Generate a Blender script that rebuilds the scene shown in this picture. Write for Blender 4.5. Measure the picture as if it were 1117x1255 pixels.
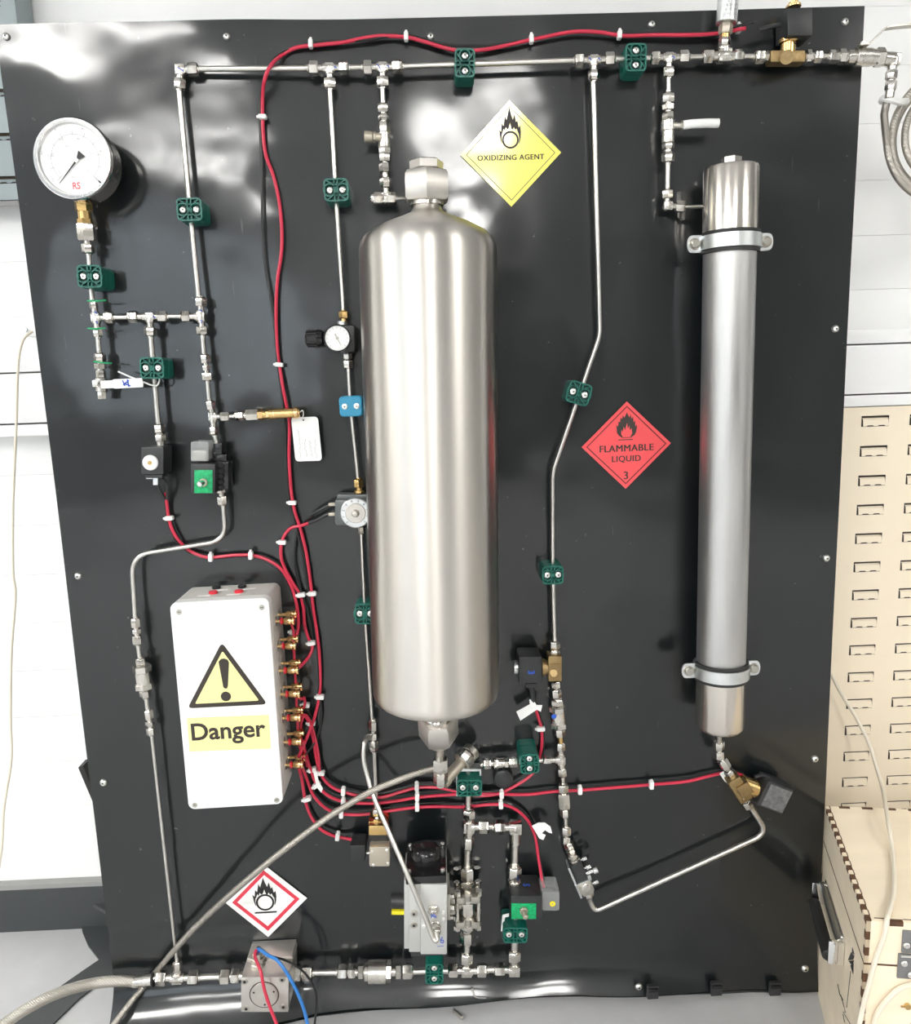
import bpy, bmesh, math, random
from mathutils import Vector, Matrix
for o in list(bpy.data.objects): bpy.data.objects.remove(o)
SC = bpy.context.scene
COL = SC.collection
random.seed(7)
# ------------------------------------------------------------------ camera
FPX = 960.0
CAM = Vector((0.58905512, -1.20524866, 1.08544884))
YAW, PITCH, ROLL = 0.0201617, -0.16957058, -0.03415604
_f = Vector((math.sin(YAW)*math.cos(PITCH), math.cos(YAW)*math.cos(PITCH), math.sin(PITCH)))
_r = Vector((math.cos(YAW), -math.sin(YAW), 0)); _u = _r.cross(_f)
RT = math.cos(ROLL)*_r + math.sin(ROLL)*_u
UP = -math.sin(ROLL)*_r + math.cos(ROLL)*_u
cd = bpy.data.cameras.new('camera'); cam = bpy.data.objects.new('camera', cd); COL.objects.link(cam)
cam.matrix_world = Matrix(((RT.x, UP.x, -_f.x, CAM.x), (RT.y, UP.y, -_f.y, CAM.y), (RT.z, UP.z, -_f.z, CAM.z), (0, 0, 0, 1)))
cd.sensor_fit = 'VERTICAL'; cd.sensor_height = 24; cd.lens = 24*FPX/1255; cd.clip_start = 0.02
SC.camera = cam
# ------------------------------------------------------------------ world, exposure
w = bpy.data.worlds.new('world'); SC.world = w; w.use_nodes = True
w.node_tree.nodes['Background'].inputs[0].default_value = (0.93, 0.96, 1.0, 1)
w.node_tree.nodes['Background'].inputs[1].default_value = 0.45
SC.view_settings.view_transform = 'Standard'; SC.view_settings.look = 'None'
SC.view_settings.gamma = 1; SC.view_settings.use_curve_mapping = False
SC.view_settings.exposure = 0.28
LIGHT_SPOTS = [(-1.2, -3.2, 1.2, 0.6), (0.89, -4.3, 0.6, 1.2), (0.89, -6.3, 0.6, 1.2), (3.5, -2.6, 1.2, 0.6), (-1.2, -5.6, 1.2, 0.6), (-2.6, -1.3, 0.6, 1.2)]  # last panel is added to brighten the left wall
LIGHT_POWER = 30.0
CEIL = 2.75
# ------------------------------------------------------------------ pixel -> place on a plane parallel to the board, h metres proud of it
def ray(x, y): return _f + (x-558.5)/FPX*RT - (y-627.5)/FPX*UP
def P(x, y, h=0.0):
    d = ray(x, y); return CAM + d*((-h-CAM.y)/d.y)
def PZ(x, y, z=0.0):
    d = ray(x, y); return CAM + d*((z-CAM.z)/d.z)
def S(x, y, h=0.0): return (P(x, y, h)-CAM).dot(_f)/FPX
# ------------------------------------------------------------------ materials
def mat(name, col, rough=0.5, metal=0.0, noise=0.0, nscale=40.0, bump=0.0, bscale=60.0, emit=None, es=0.0, aniso=0.0, coat=0.0, alpha=1.0, trans=0.0, stretch=None, spec=None, rvar=0.0, ior=None):
    m = bpy.data.materials.new(name); m.use_nodes = True
    nt = m.node_tree; b = nt.nodes['Principled BSDF']; L = nt.links.new
    b.inputs['Base Color'].default_value = (*col, 1); b.inputs['Roughness'].default_value = rough; b.inputs['Metallic'].default_value = metal
    if ior: b.inputs['IOR'].default_value = ior
    if spec is not None: b.inputs['Specular IOR Level'].default_value = spec
    if trans: b.inputs['Transmission Weight'].default_value = trans
    if alpha < 1: b.inputs['Alpha'].default_value = alpha
    if coat: b.inputs['Coat Weight'].default_value = coat; b.inputs['Coat Roughness'].default_value = 0.08
    if emit: b.inputs['Emission Color'].default_value = (*emit, 1); b.inputs['Emission Strength'].default_value = es
    if noise or bump or rvar:
        tc = nt.nodes.new('ShaderNodeTexCoord'); mp = nt.nodes.new('ShaderNodeMapping'); L(tc.outputs['Object'], mp.inputs[0])
        if stretch: mp.inputs['Scale'].default_value = stretch
    if noise or rvar:
        n = nt.nodes.new('ShaderNodeTexNoise'); n.inputs['Scale'].default_value = nscale; n.inputs['Detail'].default_value = 5
        L(mp.outputs[0], n.inputs['Vector'])
    if noise:
        mr = nt.nodes.new('ShaderNodeMapRange'); mr.inputs[1].default_value = 0.3; mr.inputs[2].default_value = 0.7
        mr.inputs[3].default_value = 1-noise; mr.inputs[4].default_value = 1+noise
        L(n.outputs[0], mr.inputs[0])
        mx = nt.nodes.new('ShaderNodeVectorMath'); mx.operation = 'SCALE'; mx.inputs[0].default_value = col
        L(mr.outputs[0], mx.inputs['Scale']); L(mx.outputs[0], b.inputs['Base Color'])
    if rvar:
        m2 = nt.nodes.new('ShaderNodeMapRange'); m2.inputs[1].default_value = 0.3; m2.inputs[2].default_value = 0.7
        m2.inputs[3].default_value = max(0.02, rough-rvar); m2.inputs[4].default_value = rough+rvar
        L(n.outputs[0], m2.inputs[0]); L(m2.outputs[0], b.inputs['Roughness'])
    if bump:
        n2 = nt.nodes.new('ShaderNodeTexNoise'); n2.inputs['Scale'].default_value = bscale; n2.inputs['Detail'].default_value = 3
        L(mp.outputs[0], n2.inputs['Vector'])
        bp = nt.nodes.new('ShaderNodeBump'); bp.inputs['Strength'].default_value = bump; bp.inputs['Distance'].default_value = 0.002
        L(n2.outputs[0], bp.inputs['Height']); L(bp.outputs[0], b.inputs['Normal'])
    if aniso:
        b.inputs['Anisotropic'].default_value = aniso; b.inputs['Anisotropic Rotation'].default_value = .25
        tg = nt.nodes.new('ShaderNodeTangent'); tg.direction_type = 'RADIAL'; tg.axis = 'Z'; L(tg.outputs[0], b.inputs['Tangent'])
    return m
M = {}
M['steel'] = mat('stainless_steel', (0.62, 0.595, 0.55), 0.24, 1, noise=.06, nscale=30, bump=.05, bscale=200, rvar=.06)
M['steel_dull'] = mat('dull_steel', (0.50, 0.48, 0.43), 0.36, 1, noise=.1, nscale=60, rvar=.08)
M['tube'] = mat('drawn_steel_tube', (0.64, 0.62, 0.58), 0.3, 1, noise=.06, nscale=25)
M['tank'] = mat('brushed_tank_steel', (0.66, 0.625, 0.58), 0.37, 1, noise=.03, nscale=3, aniso=.85, stretch=(6, 6, .4))
M['column'] = mat('pickled_steel_pipe', (0.53, 0.525, 0.515), 0.42, 1, noise=.09, nscale=9, rvar=.08, stretch=(6, 6, .5), bump=.1, bscale=90)
M['cap'] = mat('machined_cap_steel', (0.66, 0.62, 0.57), 0.24, 1, aniso=.6)
M['chrome'] = mat('chrome', (0.82, 0.82, 0.82), 0.1, 1)
M['zinc'] = mat('zinc_plate', (0.68, 0.70, 0.70), 0.35, 1, noise=.08, nscale=50)
M['brass'] = mat('brass', (0.66, 0.45, 0.19), 0.26, 1, noise=.08, nscale=60)
M['brass_cast'] = mat('cast_brass', (0.33, 0.235, 0.115), 0.45, 1, noise=.15, nscale=120, bump=.3, bscale=300)
M['gold'] = mat('gold_plated', (0.85, 0.58, 0.28), 0.18, 1)
M['green'] = mat('green_polypropylene', (0.004, 0.115, 0.085), 0.38, noise=.1, nscale=80)
M['green_recess_shade'] = mat('green_polypropylene_recess_shade', (0.003, 0.06, 0.045), 0.5)  # darker copy of the clamp green, recess shade put into the colour
M['blue_clamp'] = mat('blue_polypropylene', (0.03, 0.27, 0.45), 0.4)
M['bolt'] = mat('bolt_steel', (0.85, 0.84, 0.8), 0.3, 1)
M['black'] = mat('black_plastic', (0.022, 0.023, 0.024), 0.42, noise=.15, nscale=90)
M['black_gloss'] = mat('glossy_black_plastic', (0.012, 0.012, 0.013), 0.16)
M['rubber'] = mat('black_rubber', (0.018, 0.018, 0.017), 0.6)
M['red_wire'] = mat('red_wire_pvc', (0.60, 0.032, 0.072), 0.33)
M['red_bright'] = mat('red_plastic', (0.72, 0.03, 0.05), 0.35)
M['black_wire'] = mat('black_wire_pvc', (0.012, 0.012, 0.012), 0.35)
M['blue_wire'] = mat('blue_wire_pvc', (0.03, 0.19, 0.55), 0.35)
M['white'] = mat('white_plastic', (0.84, 0.84, 0.82), 0.4)
M['paper'] = mat('white_paper', (0.86, 0.86, 0.84), 0.6)
M['cable'] = mat('cream_cable_pvc', (0.80, 0.73, 0.60), 0.4)
M['box'] = mat('grey_abs_enclosure', (0.62, 0.61, 0.57), 0.45, noise=.03, nscale=20)
M['boxfront'] = mat('white_front_film', (0.84, 0.84, 0.82), 0.3)
M['ink'] = mat('black_ink', (0.012, 0.012, 0.012), 0.5)
M['brownink'] = mat('dark_printed_ink', (0.033, 0.024, 0.018), 0.5)
M['paleyellow'] = mat('pale_yellow_print', (0.88, 0.82, 0.36), 0.4)
M['yellow'] = mat('yellow_vinyl', (0.86, 0.79, 0.10), 0.3, ior=1.5, coat=1.0)
M['redsign'] = mat('red_vinyl', (0.86, 0.09, 0.10), 0.35)
M['redline'] = mat('red_print', (0.66, 0.04, 0.07), 0.4)
M['darkredline'] = mat('dark_print_on_red', (0.16, 0.012, 0.014), 0.4)
M['blueink'] = mat('blue_marker_ink', (0.02, 0.09, 0.5), 0.4)
M['greyink'] = mat('grey_pen_ink', (0.35, 0.34, 0.36), 0.5)
M['pcb'] = mat('green_printed_label', (0.0, 0.36, 0.12), 0.35, noise=.35, nscale=260)
M['alu'] = mat('anodised_aluminium', (0.60, 0.60, 0.58), 0.42, .55, noise=.03, nscale=30)
M['plate'] = mat('machined_plate', (0.60, 0.57, 0.53), 0.36, .85, noise=.05, nscale=40)
M['khaki'] = mat('nickel_plate', (0.50, 0.45, 0.37), 0.4, .7)
M['clear'] = mat('smoky_clear_plastic', (0.50, 0.51, 0.51), 0.12, alpha=.42)
M['yellowplastic'] = mat('yellow_plastic', (0.85, 0.72, 0.02), 0.4)
M['wall'] = mat('painted_wall', (0.91, 0.91, 0.90), 0.6, noise=.015, nscale=6)
M['trunk'] = mat('white_trunking_pvc', (0.87, 0.87, 0.87), 0.35)
M['greypanel'] = mat('grey_louvre_paint', (0.29, 0.34, 0.35), 0.4)
M['cream'] = mat('cream_louvre_paint', (0.88, 0.775, 0.61), 0.4)
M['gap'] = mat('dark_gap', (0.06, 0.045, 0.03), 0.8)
M['skirt'] = mat('dark_grey_skirting', (0.045, 0.05, 0.052), 0.4)
M['skirttop'] = mat('grey_skirting_top', (0.30, 0.30, 0.29), 0.5)
M['floor'] = mat('grey_vinyl_floor', (0.50, 0.50, 0.505), 0.38, noise=.04, nscale=20)
M['wood'] = mat('birch_plywood', (0.91, 0.785, 0.60), 0.5, noise=.05, nscale=5, stretch=(.4, 4, 6))
M['burnt_and_seam_shade'] = mat('laser_burnt_edge_and_seam_shade', (0.10, 0.045, 0.02), 0.7, noise=.2, nscale=80)  # burnt finger ends; also the painted shade of the lid seam
M['greyplate'] = mat('grey_latch_plate', (0.17, 0.17, 0.17), 0.45)
M['ceil'] = mat('ceiling_paint', (0.5, 0.5, 0.5), 0.8)
M['added_daylight'] = mat('added_daylight_glow', (.8, .9, 1), .2, emit=(.80, .91, 1.0), es=1.5)  # glow of the added, unseen windows
M['roomwall'] = mat('far_wall_paint', (0.33, 0.33, 0.32), 0.8)
M['diffuser'] = mat('light_diffuser', (1, 1, 1), 0.5, emit=(1.0, 0.985, 0.95), es=LIGHT_POWER)
def board_material():
    m = mat('black_polypropylene_sheet', (0.0045, 0.0068, 0.0074), 0.38, noise=.12, nscale=5, ior=1.5, spec=.25)
    nt = m.node_tree; b = nt.nodes['Principled BSDF']; L = nt.links.new
    b.inputs['Coat Weight'].default_value = 1.0; b.inputs['Coat IOR'].default_value = 1.47
    tc = nt.nodes.new('ShaderNodeTexCoord')
    n = nt.nodes.new('ShaderNodeTexNoise'); n.inputs['Scale'].default_value = 6; n.inputs['Detail'].default_value = 7; n.inputs['Roughness'].default_value = .62
    L(tc.outputs['Object'], n.inputs['Vector'])
    mr = nt.nodes.new('ShaderNodeMapRange'); mr.inputs[1].default_value = .35; mr.inputs[2].default_value = .7; mr.inputs[3].default_value = .05; mr.inputs[4].default_value = .17
    L(n.outputs[0], mr.inputs[0]); L(mr.outputs[0], b.inputs['Coat Roughness'])
    # dust specks and short scuffs in the sheet's surface
    vo = nt.nodes.new('ShaderNodeTexNoise'); vo.inputs['Scale'].default_value = 95; vo.inputs['Detail'].default_value = 4
    L(tc.outputs['Object'], vo.inputs['Vector'])
    rp = nt.nodes.new('ShaderNodeMapRange'); rp.inputs[1].default_value = .715; rp.inputs[2].default_value = .78; rp.inputs[3].default_value = 0; rp.inputs[4].default_value = .55; L(vo.outputs[0], rp.inputs[0])
    mp = nt.nodes.new('ShaderNodeMapping'); mp.inputs['Rotation'].default_value = (0, .7, 0); mp.inputs['Scale'].default_value = (160, 1, 11); L(tc.outputs['Object'], mp.inputs[0])
    sc = nt.nodes.new('ShaderNodeTexNoise'); sc.inputs['Scale'].default_value = 1; sc.inputs['Detail'].default_value = 1; L(mp.outputs[0], sc.inputs['Vector'])
    r2 = nt.nodes.new('ShaderNodeMapRange'); r2.inputs[1].default_value = .765; r2.inputs[2].default_value = .83; r2.inputs[3].default_value = 0; r2.inputs[4].default_value = .3; L(sc.outputs[0], r2.inputs[0])
    ad = nt.nodes.new('ShaderNodeMath'); ad.operation = 'ADD'; ad.use_clamp = True; L(rp.outputs[0], ad.inputs[0]); L(r2.outputs[0], ad.inputs[1])
    mx = nt.nodes.new('ShaderNodeMix'); mx.data_type = 'RGBA'; mx.inputs[7].default_value = (.22, .23, .23, 1)
    src = b.inputs['Base Color'].links[0].from_socket; L(ad.outputs[0], mx.inputs[0]); L(src, mx.inputs[6]); L(mx.outputs[2], b.inputs['Base Color'])
    n2 = nt.nodes.new('ShaderNodeTexNoise'); n2.inputs['Scale'].default_value = 5; n2.inputs['Detail'].default_value = 1.5
    L(tc.outputs['Object'], n2.inputs['Vector'])
    bp = nt.nodes.new('ShaderNodeBump'); bp.inputs['Strength'].default_value = .8; bp.inputs['Distance'].default_value = .010
    L(n2.outputs[0], bp.inputs['Height']); L(bp.outputs[0], b.inputs['Coat Normal']); L(bp.outputs[0], b.inputs['Normal'])
    return m
M['board'] = board_material()
def braid_material():
    m = mat('braided_steel', (0.46, 0.43, 0.385), 0.42, 1)
    nt = m.node_tree; b = nt.nodes['Principled BSDF']; L = nt.links.new
    tc = nt.nodes.new('ShaderNodeTexCoord')
    w1 = nt.nodes.new('ShaderNodeTexWave'); w1.bands_direction = 'DIAGONAL'; w1.inputs['Scale'].default_value = 130; w1.inputs['Distortion'].default_value = .5
    L(tc.outputs['Object'], w1.inputs['Vector'])
    bp = nt.nodes.new('ShaderNodeBump'); bp.inputs['Strength'].default_value = .5; bp.inputs['Distance'].default_value = .001
    L(w1.outputs['Fac'], bp.inputs['Height']); L(bp.outputs[0], b.inputs['Normal'])
    return m
M['braid'] = braid_material()
# ------------------------------------------------------------------ mesh builder
class MB:
    def __init__(s): s.v = []; s.f = []
    def add(s, vs, fs):
        k = len(s.v); s.v += [Vector(v) for v in vs]; s.f += [tuple(i+k for i in f) for f in fs]; return s
    def rings(s, rings, caps=(True, True), closed=False):
        n = len(rings[0]); vs = [v for r in rings for v in r]; fs = []
        m = len(rings)
        for i in range(m if closed else m-1):
            a = i*n; b = ((i+1) % m)*n
            for j in range(n): fs.append((a+j, a+(j+1) % n, b+(j+1) % n, b+j))
        if not closed:
            if caps[0]: fs.append(tuple(reversed(range(n))))
            if caps[1]: fs.append(tuple(range((m-1)*n, m*n)))
        return s.add(vs, fs)
    def lathe(s, p0, p1, prof, n=20, rot=0.0, caps=(True, True)):
        """prof: list of (t along p0->p1 as a fraction, radius in metres)"""
        ax = (p1-p0); L = ax.length; a = ax.normalized(); u, v = frame(a)
        R = []
        for t, r in prof:
            c = p0+a*(L*t)
            R.append([c+u*(r*math.cos(rot+2*math.pi*k/n))+v*(r*math.sin(rot+2*math.pi*k/n)) for k in range(n)])
        return s.rings(R, caps)
    def cyl(s, p0, p1, r, n=20, r1=None, ch=0.0):
        L = (p1-p0).length; r1 = r if r1 is None else r1
        if ch <= 0 or L <= 0: return s.lathe(p0, p1, [(0, r), (1, r1)], n)
        c = min(ch, L*.3, r*.5)
        return s.lathe(p0, p1, [(0, r-c), (c/L, r), (1-c/L, r1), (1, r1-c)], n)
    def hex(s, p0, p1, r, rot=None, soft=True):
        rot = random.random()*1.0 if rot is None else rot
        return s.lathe(p0, p1, [(0, .88*r), (.1, r), (.80, r), (.93, .87*r), (1, .70*r)] if soft else [(0, .9*r), (.12, r), (.88, r), (1, .9*r)], 6, rot)
    def ball(s, c, r, n=14, m=8, sq=(1, 1, 1)):
        R = []
        for i in range(m+1):
            th = math.pi*(i+.02)/(m+.04)
            R.append([c+Vector((sq[0]*r*math.sin(th)*math.cos(2*math.pi*k/n), sq[1]*r*math.sin(th)*math.sin(2*math.pi*k/n), -sq[2]*r*math.cos(th))) for k in range(n)])
        return s.rings(R)
    def box(s, c, ax, ay, az, ch=0.0):
        """c centre; ax, ay, az half-extent vectors; ch bevel width"""
        bm = bmesh.new(); bmesh.ops.create_cube(bm, size=2)
        X, Y, Z = ax.length, ay.length, az.length
        for v in bm.verts: v.co = Vector((v.co.x*X, v.co.y*Y, v.co.z*Z))
        if ch > 0: bmesh.ops.bevel(bm, geom=bm.edges[:], offset=min(ch, .45*min(X, Y, Z)*2), segments=2, profile=.6, affect='EDGES')
        e = (ax/X, ay/Y, az/Z); bm.verts.index_update()
        s.add([c+e[0]*v.co.x+e[1]*v.co.y+e[2]*v.co.z for v in bm.verts], [tuple(v.index for v in f.verts) for f in bm.faces]); bm.free(); return s
    def prism(s, poly, d):
        """poly: world points of the far face; d: extrusion vector"""
        n = len(poly); return s.rings([list(poly), [p+d for p in poly]])
    def sweep(s, pts, r, n=10, caps=(True, True)):
        R = []; t0 = None; u = None
        for i, p in enumerate(pts):
            t = (pts[min(i+1, len(pts)-1)]-pts[max(i-1, 0)]).normalized()
            if u is None: u, v = frame(t)
            else:
                u = (u-t*u.dot(t)).normalized()
            v = t.cross(u); rr = r[i] if isinstance(r, (list, tuple)) else r
            R.append([p+u*(rr*math.cos(2*math.pi*k/n))+v*(rr*math.sin(2*math.pi*k/n)) for k in range(n)])
        return s.rings(R, caps)
    def build(s, name, m, parent=None, org=None, smooth=True, label=None):
        org = Vector(parent['_o']) if parent is not None else (org if org is not None else Vector((0, 0, 0)))
        me = bpy.data.meshes.new(name); me.from_pydata([tuple(v-org) for v in s.v], [], s.f); me.validate()
        bm = bmesh.new(); bm.from_mesh(me); bmesh.ops.recalc_face_normals(bm, faces=bm.faces[:]); bm.to_mesh(me); bm.free()
        me.materials.append(M[m] if isinstance(m, str) else m)
        if smooth:
            me.polygons.foreach_set('use_smooth', [True]*len(me.polygons))
            me.set_sharp_from_angle(angle=math.radians(38))
        o = bpy.data.objects.new(name, me); COL.objects.link(o)
        if parent is not None: o.parent = parent
        else: o.location = org
        o['_o'] = tuple(org)
        if label: o['label'] = label
        return o
def frame(a):
    ref = Vector((0, 1, 0)) if abs(a.y) < .9 else Vector((1, 0, 0))
    u = a.cross(ref).normalized(); return u, a.cross(u).normalized()
def thing(name, label, cat, loc, group=None):
    o = bpy.data.objects.new(name, None); COL.objects.link(o); o.location = loc; o['_o'] = tuple(loc)
    o.empty_display_size = .02
    o['label'] = label; o['category'] = cat
    if group: o['group'] = group
    return o
def tag(o, label, cat, group=None, kind=None):
    if label: o['label'] = label
    if cat: o['category'] = cat
    if group: o['group'] = group
    if kind: o['kind'] = kind
    return o
def crom(pts, k=6):
    out = []
    n = len(pts)
    for i in range(n-1):
        a = pts[max(i-1, 0)]; b = pts[i]; c = pts[i+1]; d = pts[min(i+2, n-1)]
        for j in range(k):
            t = j/k; t2 = t*t; t3 = t2*t
            out.append(.5*((2*b)+(c-a)*t+(2*a-5*b+4*c-d)*t2+(-a+3*b-3*c+d)*t3))
    out.append(pts[-1]); return out
def fillet(pts, rad):
    out = [pts[0]]
    for i in range(1, len(pts)-1):
        a, b, c = pts[i-1], pts[i], pts[i+1]
        r = min(rad, (a-b).length*.48, (c-b).length*.48)
        p = b+(a-b).normalized()*r; q = b+(c-b).normalized()*r
        for k in range(9):
            t = k/8; out.append(p*(1-t)**2+b*2*t*(1-t)+q*t*t)
    out.append(pts[-1]); return out
H0 = 0.024
def W3(pts, h=H0): return [P(p[0], p[1], p[2] if len(p) > 2 else h) for p in pts]
def tube(label, pts, rp, h=H0, m='tube', name='steel_tube', cat='pipe', group='bare steel tubes of the pipework', bend=.022, n=14):
    w_ = W3(pts, h); r = rp*S(pts[0][0], pts[0][1], h)
    w_ = fillet(w_, bend) if len(w_) > 2 else w_
    o = MB().sweep(w_, r, n).build(name, m, org=w_[0]); return tag(o, label, cat, group)
def nut(root, a, b, r, m='steel', rot=None, name='nut'):
    """hex nut with a thin tube collar at its outer end b"""
    mb = MB().hex(a, b, r, rot); mb.cyl(b-(b-a)*.05, b+(b-a)*.10, r*.55, 12)
    return mb.build(name, m, root)
def fitting(label, C, arms, h=H0, br=5.0, name='tee_fitting', cat='pipe fitting', group='forged tee fittings', m='steel', mark=None):
    """C centre pixel; arms (dx, dy, nut start px, nut end px, nut radius px) – nut start 0 gives a plain stub of length 'end'"""
    c = P(C[0], C[1], h); s = S(C[0], C[1], h); root = thing(name, label, cat, c, group)
    mb = MB()
    mb.ball(c, br*s*1.12, 14, 8)
    for dx, dy, a, b, r in arms:
        L = math.hypot(dx, dy); ux, uy = dx/L, dy/L
        at = lambda t: P(C[0]+ux*t, C[1]+uy*t, h)
        if a == 0: mb.cyl(c, at(b), r*s, 14); continue
        mb.cyl(c, at(a*.62), br*s*1.08, 16, ch=.0006)
        mb.cyl(at(a*.55), at(a), br*s*.82, 14)
        nut(root, at(a), at(b), r*s, m)
    # the flat-sided forging
    for dx, dy, a, b, r in arms[:1]:
        d = (P(C[0]+dx, C[1]+dy, h)-c).normalized(); e = Vector((0, -1, 0)); k = d.cross(e).normalized()
        mb.box(c, d*(br*s*1.05), k*(br*s*1.05), e*(br*s*.9), .001)
    mb.build('body', m, root)
    if mark:
        q = MB()
        for (x0, y0, x1, y1) in mark: q.sweep(fillet([P(x0, y0, h+br*s*1.0+.0008), P((x0+x1)/2+1, (y0+y1)/2-1, h+br*s*1.0+.0012), P(x1, y1, h+br*s*1.0+.0008)], .002), .0006, 5)
        q.build('ink_mark', 'blueink', root)
    return root
def inline(label, A, B, segs, h=H0, axis='y', name='union_fitting', cat='pipe fitting', group='straight compression unions', m='steel', hb=None):
    """segs (t0, t1, kind, r px[, material[, part name]]) with t the pixel coordinate along axis; reversed t0>t1 turns a nut round"""
    hb = h if hb is None else hb
    def at(t):
        k = (t-A[1])/(B[1]-A[1]) if axis == 'y' else (t-A[0])/(B[0]-A[0])
        return P(A[0]+(B[0]-A[0])*k, A[1]+(B[1]-A[1])*k, h+(hb-h)*k)
    mid = (segs[0][0]+segs[-1][1])/2; c = at(mid); s = (c-CAM).dot(_f)/FPX
    root = thing(name, label, cat, c, group); body = MB(); any_ = False
    for sg in segs:
        t0, t1, kd, r = sg[:4]; mm = sg[4] if len(sg) > 4 else m; nm = sg[5] if len(sg) > 5 else None
        a, b = at(t0), at(t1)
        if kd == 'nut': nut(root, a, b, r*s, mm, name=nm or 'nut')
        elif nm or mm != m:
            q = MB()
            if kd == 'hex': q.hex(a, b, r*s, soft=False)
            else: q.cyl(a, b, r*s, 20, ch=.0008)
            q.build(nm or 'body', mm, root)
        else:
            any_ = True
            if kd == 'hex': body.hex(a, b, r*s, soft=False)
            else: body.cyl(a, b, r*s, 20, ch=.0008)
    if any_: body.build('body', m, root)
    return root
def flat(label, polys, name='ink'): pass
# writing: text turned into thin meshes on a frame (origin o, right x, up y as unit vectors)
def text(s, o, x, y, size, th, parent, m, name='lettering', bold=0.0, sx=1.0, align='CENTER', sp=1.0, fat=0.0):
    cu = bpy.data.curves.new('t', 'FONT'); cu.body = s; cu.size = 1; cu.align_x = align; cu.align_y = 'CENTER'; cu.offset = bold; cu.resolution_u = 4; cu.space_character = sp
    ob = bpy.data.objects.new('t', cu); COL.objects.link(ob)
    dg = bpy.context.evaluated_depsgraph_get(); me = bpy.data.meshes.new_from_object(ob.evaluated_get(dg))
    n = x.cross(y).normalized(); mb = MB()
    vs = [o+x*(v.co.x*size*sx)+y*(v.co.y*size)+n*th for v in me.vertices]
    for i, dd in enumerate((0, -1, 1, -.5, .5) if fat else (0,)):
        mb.add([v+x*(dd*fat*size)+n*(.00002*i) for v in vs], [tuple(p.vertices) for p in me.polygons])
    bpy.data.objects.remove(ob)
    return mb.build(name, m, parent, smooth=False)
# ================================================================== ROOM
X0, X1, YF, YB = -3.4, 4.4, -7.6, 0.27
def slab(name, a, b, m, kind='structure', parent=None):
    a = Vector(a); b = Vector(b); c = (a+b)/2; d = (b-a)/2
    o = MB().box(c, Vector((d.x, 0, 0)), Vector((0, d.y, 0)), Vector((0, 0, d.z))).build(name, m, parent, smooth=False)
    if kind and parent is None: o['kind'] = kind
    return o
slab('floor', (X0, YF, -.05), (X1, YB+.1, 0), 'floor')
slab('ceiling', (X0, YF, CEIL), (X1, YB+.1, CEIL+.05), 'ceil')
slab('wall_left', (X0-.05, YF, 0), (X0, YB, CEIL), 'roomwall')
slab('wall_right', (X1, YF, 0), (X1+.05, YB, CEIL), 'roomwall')
slab('wall_front', (X0, YF-.05, 0), (X1, YF, CEIL), 'roomwall')
slab('added_dark_door_1', (1.2, YF, 0), (2.1, YF+.04, 2.05), 'skirt')  # unseen dark door, added for contrast in the reflections
wn = slab('added_window_1', (-3.25, YF, .85), (-.9, YF+.03, 2.45), 'white')  # unseen window, added to lighten reflections on the board's left
for k in range(3):
    slab('pane', (-3.19+.77*k, YF+.02, .92), (-3.19+.77*k+.71, YF+.034, 2.38), 'added_daylight', parent=wn)
wn2 = slab('added_window_2', (X0, -5.6, .85), (X0+.03, -2.6, 2.45), 'white')  # second unseen window, added on the left wall for its glow
for k in range(4):
    slab('pane', (X0+.02, -5.54+.74*k, .92), (X0+.034, -5.54+.74*k+.68, 2.38), 'added_daylight', parent=wn2)
wb = slab('wall_back', (X0, YB, 0), (X1, YB+.06, CEIL), 'wall')
zc = P(1060, 355, -YB+.003).z; cz = .0955
z = zc-10*cz
while z < 2.2:
    MB().box(Vector((.6, YB-.0015, z+cz/2)), Vector((1.9, 0, 0)), Vector((0, .0015, 0)), Vector((0, 0, cz/2-.00025)), .0006).build('panel', 'wall', wb)
    z += cz
sk = slab('baseboard_back', (X0, YB-.018, 0), (X1, YB, .094), 'skirt')
slab('capping', (X0, YB-.018, .094), (X1, YB, .104), 'skirttop', parent=sk)
for x, y, a, b in LIGHT_SPOTS:
    t = thing('ceiling_light', 'white ceiling light panel behind the viewer, out of the picture', 'light', (x, y, CEIL), 'ceiling light panels')
    MB().box(Vector((x, y, CEIL-.012)), Vector((a/2, 0, 0)), Vector((0, b/2, 0)), Vector((0, 0, .010))).build('diffuser', 'diffuser', t, smooth=False)
    f = MB()
    for sx in (-1, 1):
        f.box(Vector((x+sx*(a/2+.012), y, CEIL-.013)), Vector((.012, 0, 0)), Vector((0, b/2+.024, 0)), Vector((0, 0, .013)))
        f.box(Vector((x, y+sx*(b/2+.012), CEIL-.013)), Vector((a/2, 0, 0)), Vector((0, .012, 0)), Vector((0, 0, .013)))
    f.build('frame', 'white', t, smooth=False)
# cable trunking right across the wall
tz = [P(1060, yy, -.20).z for yy in (404, 422, 483.5, 498.5)]
tr = thing('cable_trunking', 'white plastic dado cable trunking along the wall behind the black board', 'trunking', (.6, YB, tz[3]))
for a, b, yy, nm in ((tz[0], tz[1]+.0012, .205, 'rail'), (tz[1]-.0012, tz[2]+.0012, .200, 'cover'), (tz[2]-.0012, tz[3], .205, 'rail')):
    MB().box(Vector((.6, (yy+YB)/2, (a+b)/2)), Vector((2.4, 0, 0)), Vector((0, (YB-yy)/2, 0)), Vector((0, 0, (a-b)/2)), .003).build(nm, 'trunk', tr)
sock = P(40, 404, -.235)
so = thing('cable_entry', 'small white cable entry boss on the wall left of the board', 'socket', (sock.x, YB, sock.z))
MB().box(sock+Vector((0, .02, 0)), Vector((.016, 0, 0)), Vector((0, .02, 0)), Vector((0, 0, .012)), .004).build('boss', 'white', so)
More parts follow.
